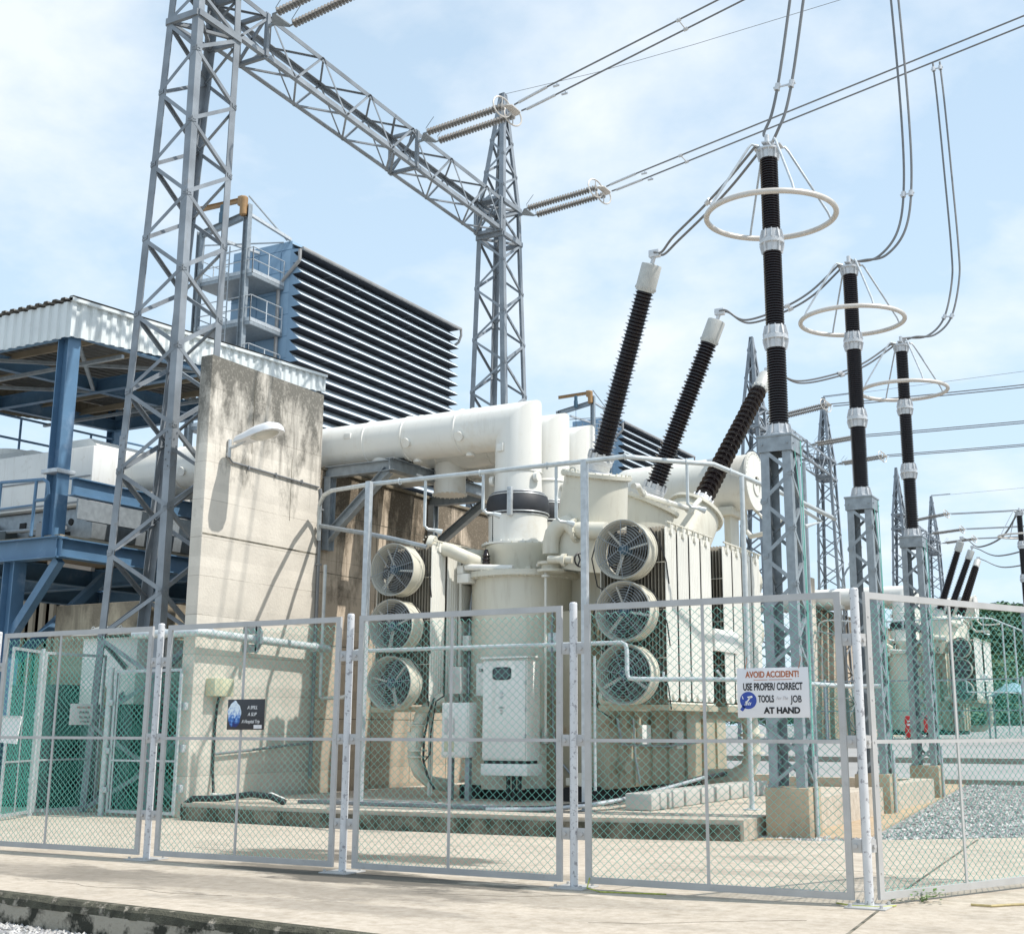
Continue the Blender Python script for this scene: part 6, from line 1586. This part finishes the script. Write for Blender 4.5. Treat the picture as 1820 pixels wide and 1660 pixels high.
# ================================================================== SECOND AND THIRD UNITS FARTHER ALONG THE YARD
T = Vector((-2.4, 39.5, 0.8))
copy_tree(TR, T, 'far cream power transformer by the hillside, right of the tall wall', skip=('cable','fan_cable'))
for q, d in enumerate(DUCTS):
    copy_tree(d, T, ['front white bus duct of the far unit','middle white bus duct of the far unit','rear white bus duct of the far unit'][q])
copy_tree(SPR, T, 'thin pipe frame standing round the far transformer')
copy_tree(wt, T, 'pale tall concrete wall of the far unit'); copy_tree(lw, T, 'long stained concrete wall of the far unit')
copy_tree(TW1, (-1.1,34.6,-.3), 'left lattice tower of the second gantry, behind the nearest arrester'); copy_tree(TW2, (-1.1,34.6,-.3), 'pointed lattice tower of the second gantry beside the middle arrester')
copy_tree(GB, (-1.1,34.6,-.3), 'lattice beam of the second gantry')
copy_tree(TW1, (-2.2,66.5,-.2), 'left lattice tower of the third gantry, behind the farthest arrester'); copy_tree(TW2, (-2.2,66.5,-.2), 'pointed lattice tower of the third gantry, last on the right')
copy_tree(GB, (-2.2,66.5,-.2), 'lattice beam of the third gantry')
for q, (s, nm) in enumerate(((S1,'nearest'),(S2,'middle'),(S3,'farthest'))):
    copy_tree(s, (-1.1,34.6,-.3), '%s pair of insulator strings on the second gantry' % nm)
    copy_tree(s, (-2.2,66.5,-.2), '%s pair of insulator strings on the third gantry' % nm)
for q, (l, a) in enumerate(ARR[:3]):
    if q == 0:
        x, y, zb = cols[0]
        copy_tree(a, T + Vector((.3,-.3,.05)), 'dark ringed arrester column cut by the right picture edge')
        copy_tree(l, T + Vector((.3,-.3,.05)), 'lattice support of the arrester at the right picture edge')
        o = MB().bbox((x-.31+T.x+.3,y-.3+T.y-.3,.7),(x+.31+T.x+.3,y+.3+T.y-.3,1.6),.015).build('concrete_plinth','plinth',loc=(x+T.x+.3,y+T.y-.3,1)); tag(o, 'concrete plinth at the right picture edge, far off', 'plinth', 'plinths of the lattice supports')
    else:
        copy_tree(a, T + Vector((1.6,-1.5,0)), '%s far arrester column beyond the right picture edge' % ('second' if q == 1 else 'third'))
for i in range(3):
    x, y, zb = cols[i]; a = Vector((x,y,ZT)) + T + Vector((.3,-.3,0)) + (Vector((1.3,-1.2,0)) if i else Vector()); e = HT[i] + T
    def jp(o_):
        m1 = a.lerp(e,.3); m2 = a.lerp(e,.7); return curve([a+Vector((0,o_,0)), m1+Vector((0,o_,-.75)), m2+Vector((0,o_,-.75)), e+Vector((.25,o_*.6,-.12)), e], 8)
    twin('jumper_wire', 'far twin jumper running to the %s far bushing' % ['front','middle','rear'][i], 'conductor', jp(-.09), jp(.09), .022, 'twin jumper wires', loc=a)
# conductors of the far gantries, nearly level in the picture
for u, (off, nm, z_add) in enumerate((((-1.1,34.6,-.3),'second',.02),((-2.2,66.5,-.2),'third',.0))):
    for q, E_ in enumerate((E1,E2c,E3c)):
        p = E_ + Vector(off); pts = lambda s: [Vector((p.x+x, p.y+s*.2, p.z + (-.03 if u else -.03)*x + .0012*x*x)) for x in (0,1,3,7,12,20,34)]
        if q == 0: p = p + Vector((.0,0,-.05))
        t = twin('overhead_conductor', 'thin twin overhead wires of the %s string on the %s gantry' % (['nearest','middle','farthest'][q], nm), 'conductor', pts(-1), pts(1), .024, 'twin overhead conductors', loc=p)
for off, nm in (((-1.1,34.6,-.3),'second'),((-2.2,66.5,-.2),'third')):
    p = Vector((-16,27.04,18.3)) + Vector(off)
    o = MB().tube([p, p+Vector((12,0,.1)), p+Vector((40,0,1.2))], .01, 4).build('earth_wire','conductor',loc=p); tag(o, 'hair-thin earth wire from the pointed tower of the %s gantry' % nm, 'wire')
    o = MB().tube([p+Vector((0,0,.06)), p+Vector((1.4,0,.06))], .03, 5).build('peak_bracket','tower',loc=p); tag(o, 'short bracket on the peak of the %s gantry tower' % nm, 'bracket')
intake((-1.0,35.6,0), 'far blue building with louvre hoods behind the tilted bushings', 'far steel access tower beside the far louvred building', 'ochre jib crane on the far access tower')

# far fence, hydrant boxes, lamp, parked things behind the far fence
def far_fence(x0, x1, y, z0, h, label, sp=.075):
    F_ = thing('mesh_fence', label, 'fence', ((x0+x1)/2, y, z0))
    n = int((x1-x0)/2.6)
    for q in range(n):
        a, c = x0 + q*2.6, x0 + (q+1)*2.6
        b = MB()
        for zz_ in (z0+.05,z0+h*.5,z0+h): b.box((a+.03,y-.02,zz_-.025),(c-.03,y+.02,zz_+.025))
        for x in (a+.05,c-.05): b.box((x-.025,y-.018,z0+.075),(x+.025,y+.018,z0+h-.025))
        pn = b.build('panel','galv',F_)
        chain(2.44, h-.1, (a+.08,y-.022,z0+.06), (1,0,0), sp=sp, sz=sp, r=.008, wav=0).build('chain_mesh', 'wire_back', pn, sharp=180)
        MB().cyl((a,y,z0-.1),(a,y,z0+h+.08),.04,8).build('post','galv_light',F_)
far_fence(-17.5, 6.0, 52.0, 0.82, 2.4, 'far green mesh fence standing before the second transformer unit')
t = thing('hose_cabinet', 'red fire hose cabinet standing by the far fence', 'cabinet', (-10.2,51,1.0))
p0 = PY(1607,1272,49.5); p1 = PY(1629,1311,49.5)
MB().bbox((p0.x,49.5,p1.z),(p1.x,49.9,p0.z),.02).build('body','red',t)
b = MB(); b.box((p0.x+.1,49.485,p1.z+.45),(p1.x-.1,49.497,p1.z+.52)); b.box((p0.x+.1,49.485,p1.z+.6),(p1.x-.1,49.497,p1.z+.64)); b.build('label_strip','ink_white',t)
MB().box((p0.x+.05,49.55,.6),(p1.x-.05,49.85,p1.z)).build('stand','dark',t)
p0 = PY(1643,1280,49.5); p1 = PY(1653,1302,49.5)
o = MB().lathe([(.02,0),(.12,.03),(.13,.12),(.13,.46),(.10,.54),(.05,.6),(.05,.68)], (p0.x+.1,49.5,p1.z), (0,0,1), 14).build('fire_extinguisher','red',loc=(p0.x+.1,49.5,p1.z)); tag(o, 'red fire extinguisher right of the red hose cabinet', 'extinguisher')
o = MB().cyl((p0.x+.1,49.5,.8),(p0.x+.1,49.5,p1.z),.05,8).build('extinguisher_stand','dark',loc=(p0.x+.1,49.5,.8)); tag(o, 'dark post that carries the red fire extinguisher', 'stand')
t = thing('street_lamp', 'small far street lamp beside the second lattice tower', 'lamp', (-15.2,56,1))
p = PY(1497,1030,58); MB().tube([(p.x,58,1),(p.x,58,p.z),(p.x+.25,58,p.z+.45),(p.x+.45,58,p.z+.65)], .05, 8).build('pole','galv',t)
lamp_head(t, (p.x+.4,58,p.z+.6), (.6,0,.9), 1.1, .4)
o = PY(1428,822,34); m = MB().cyl((o.x,34,0),(o.x,34,o.z),.06,8).build('mast','galv',loc=(o.x,34,0)); tag(m, 'slim grey mast just right of the nearest lattice support', 'mast')
p = PX(1400,905,-5.7); 
t = thing('pipe_bracket', 'cream pipe outrigger standing right of the nearest lattice support', 'pipe frame', (-5.6,23,.25))
b = MB(); a0 = PY(1424,904,21.5); a1 = PY(1460,927,22.4); a2 = PY(1430,936,21.5); b.tube([a0,a1,a2], .04, 8); b.build('arm','paleblue_pipe',t)
b = MB(); b.cyl((a0.x,21.5,.25),(a0.x,21.5,a0.z+.05),.055,10); b.build('post','galv_light',t)
t = thing('tarpaulin', 'pale blue tarpaulin shelter behind the far fence at the right edge', 'tarpaulin', (-4.5,60,1.1))
b = MB(); c = PY(1790,1215,57); 
random.seed(9); nx_=14; ny_2=6
for i in range(ny_2):
    for j_ in range(nx_):
        u_, v_ = j_/(nx_-1), i/(ny_2-1); b.v.append((c.x-.9+1.9*u_, 57+1.6*v_, c.z - .5 + .55*math.sin(math.pi*u_)*math.sin(math.pi*(v_*.8+.1)) + random.uniform(-.06,.06)))
for i in range(ny_2-1):
    for j_ in range(nx_-1): o_ = i*nx_+j_; b.f.append((o_,o_+1,o_+nx_+1,o_+nx_))
k0 = len(b.v)
b = b; b.build('sheet','car_blue',t)
for sx_ in (-.85,.95):
    for sy_ in (57.05,58.5): MB().cyl((c.x+sx_,sy_,.8),(c.x+sx_,sy_,c.z-.5),.04,8).build('pole','galv',t)
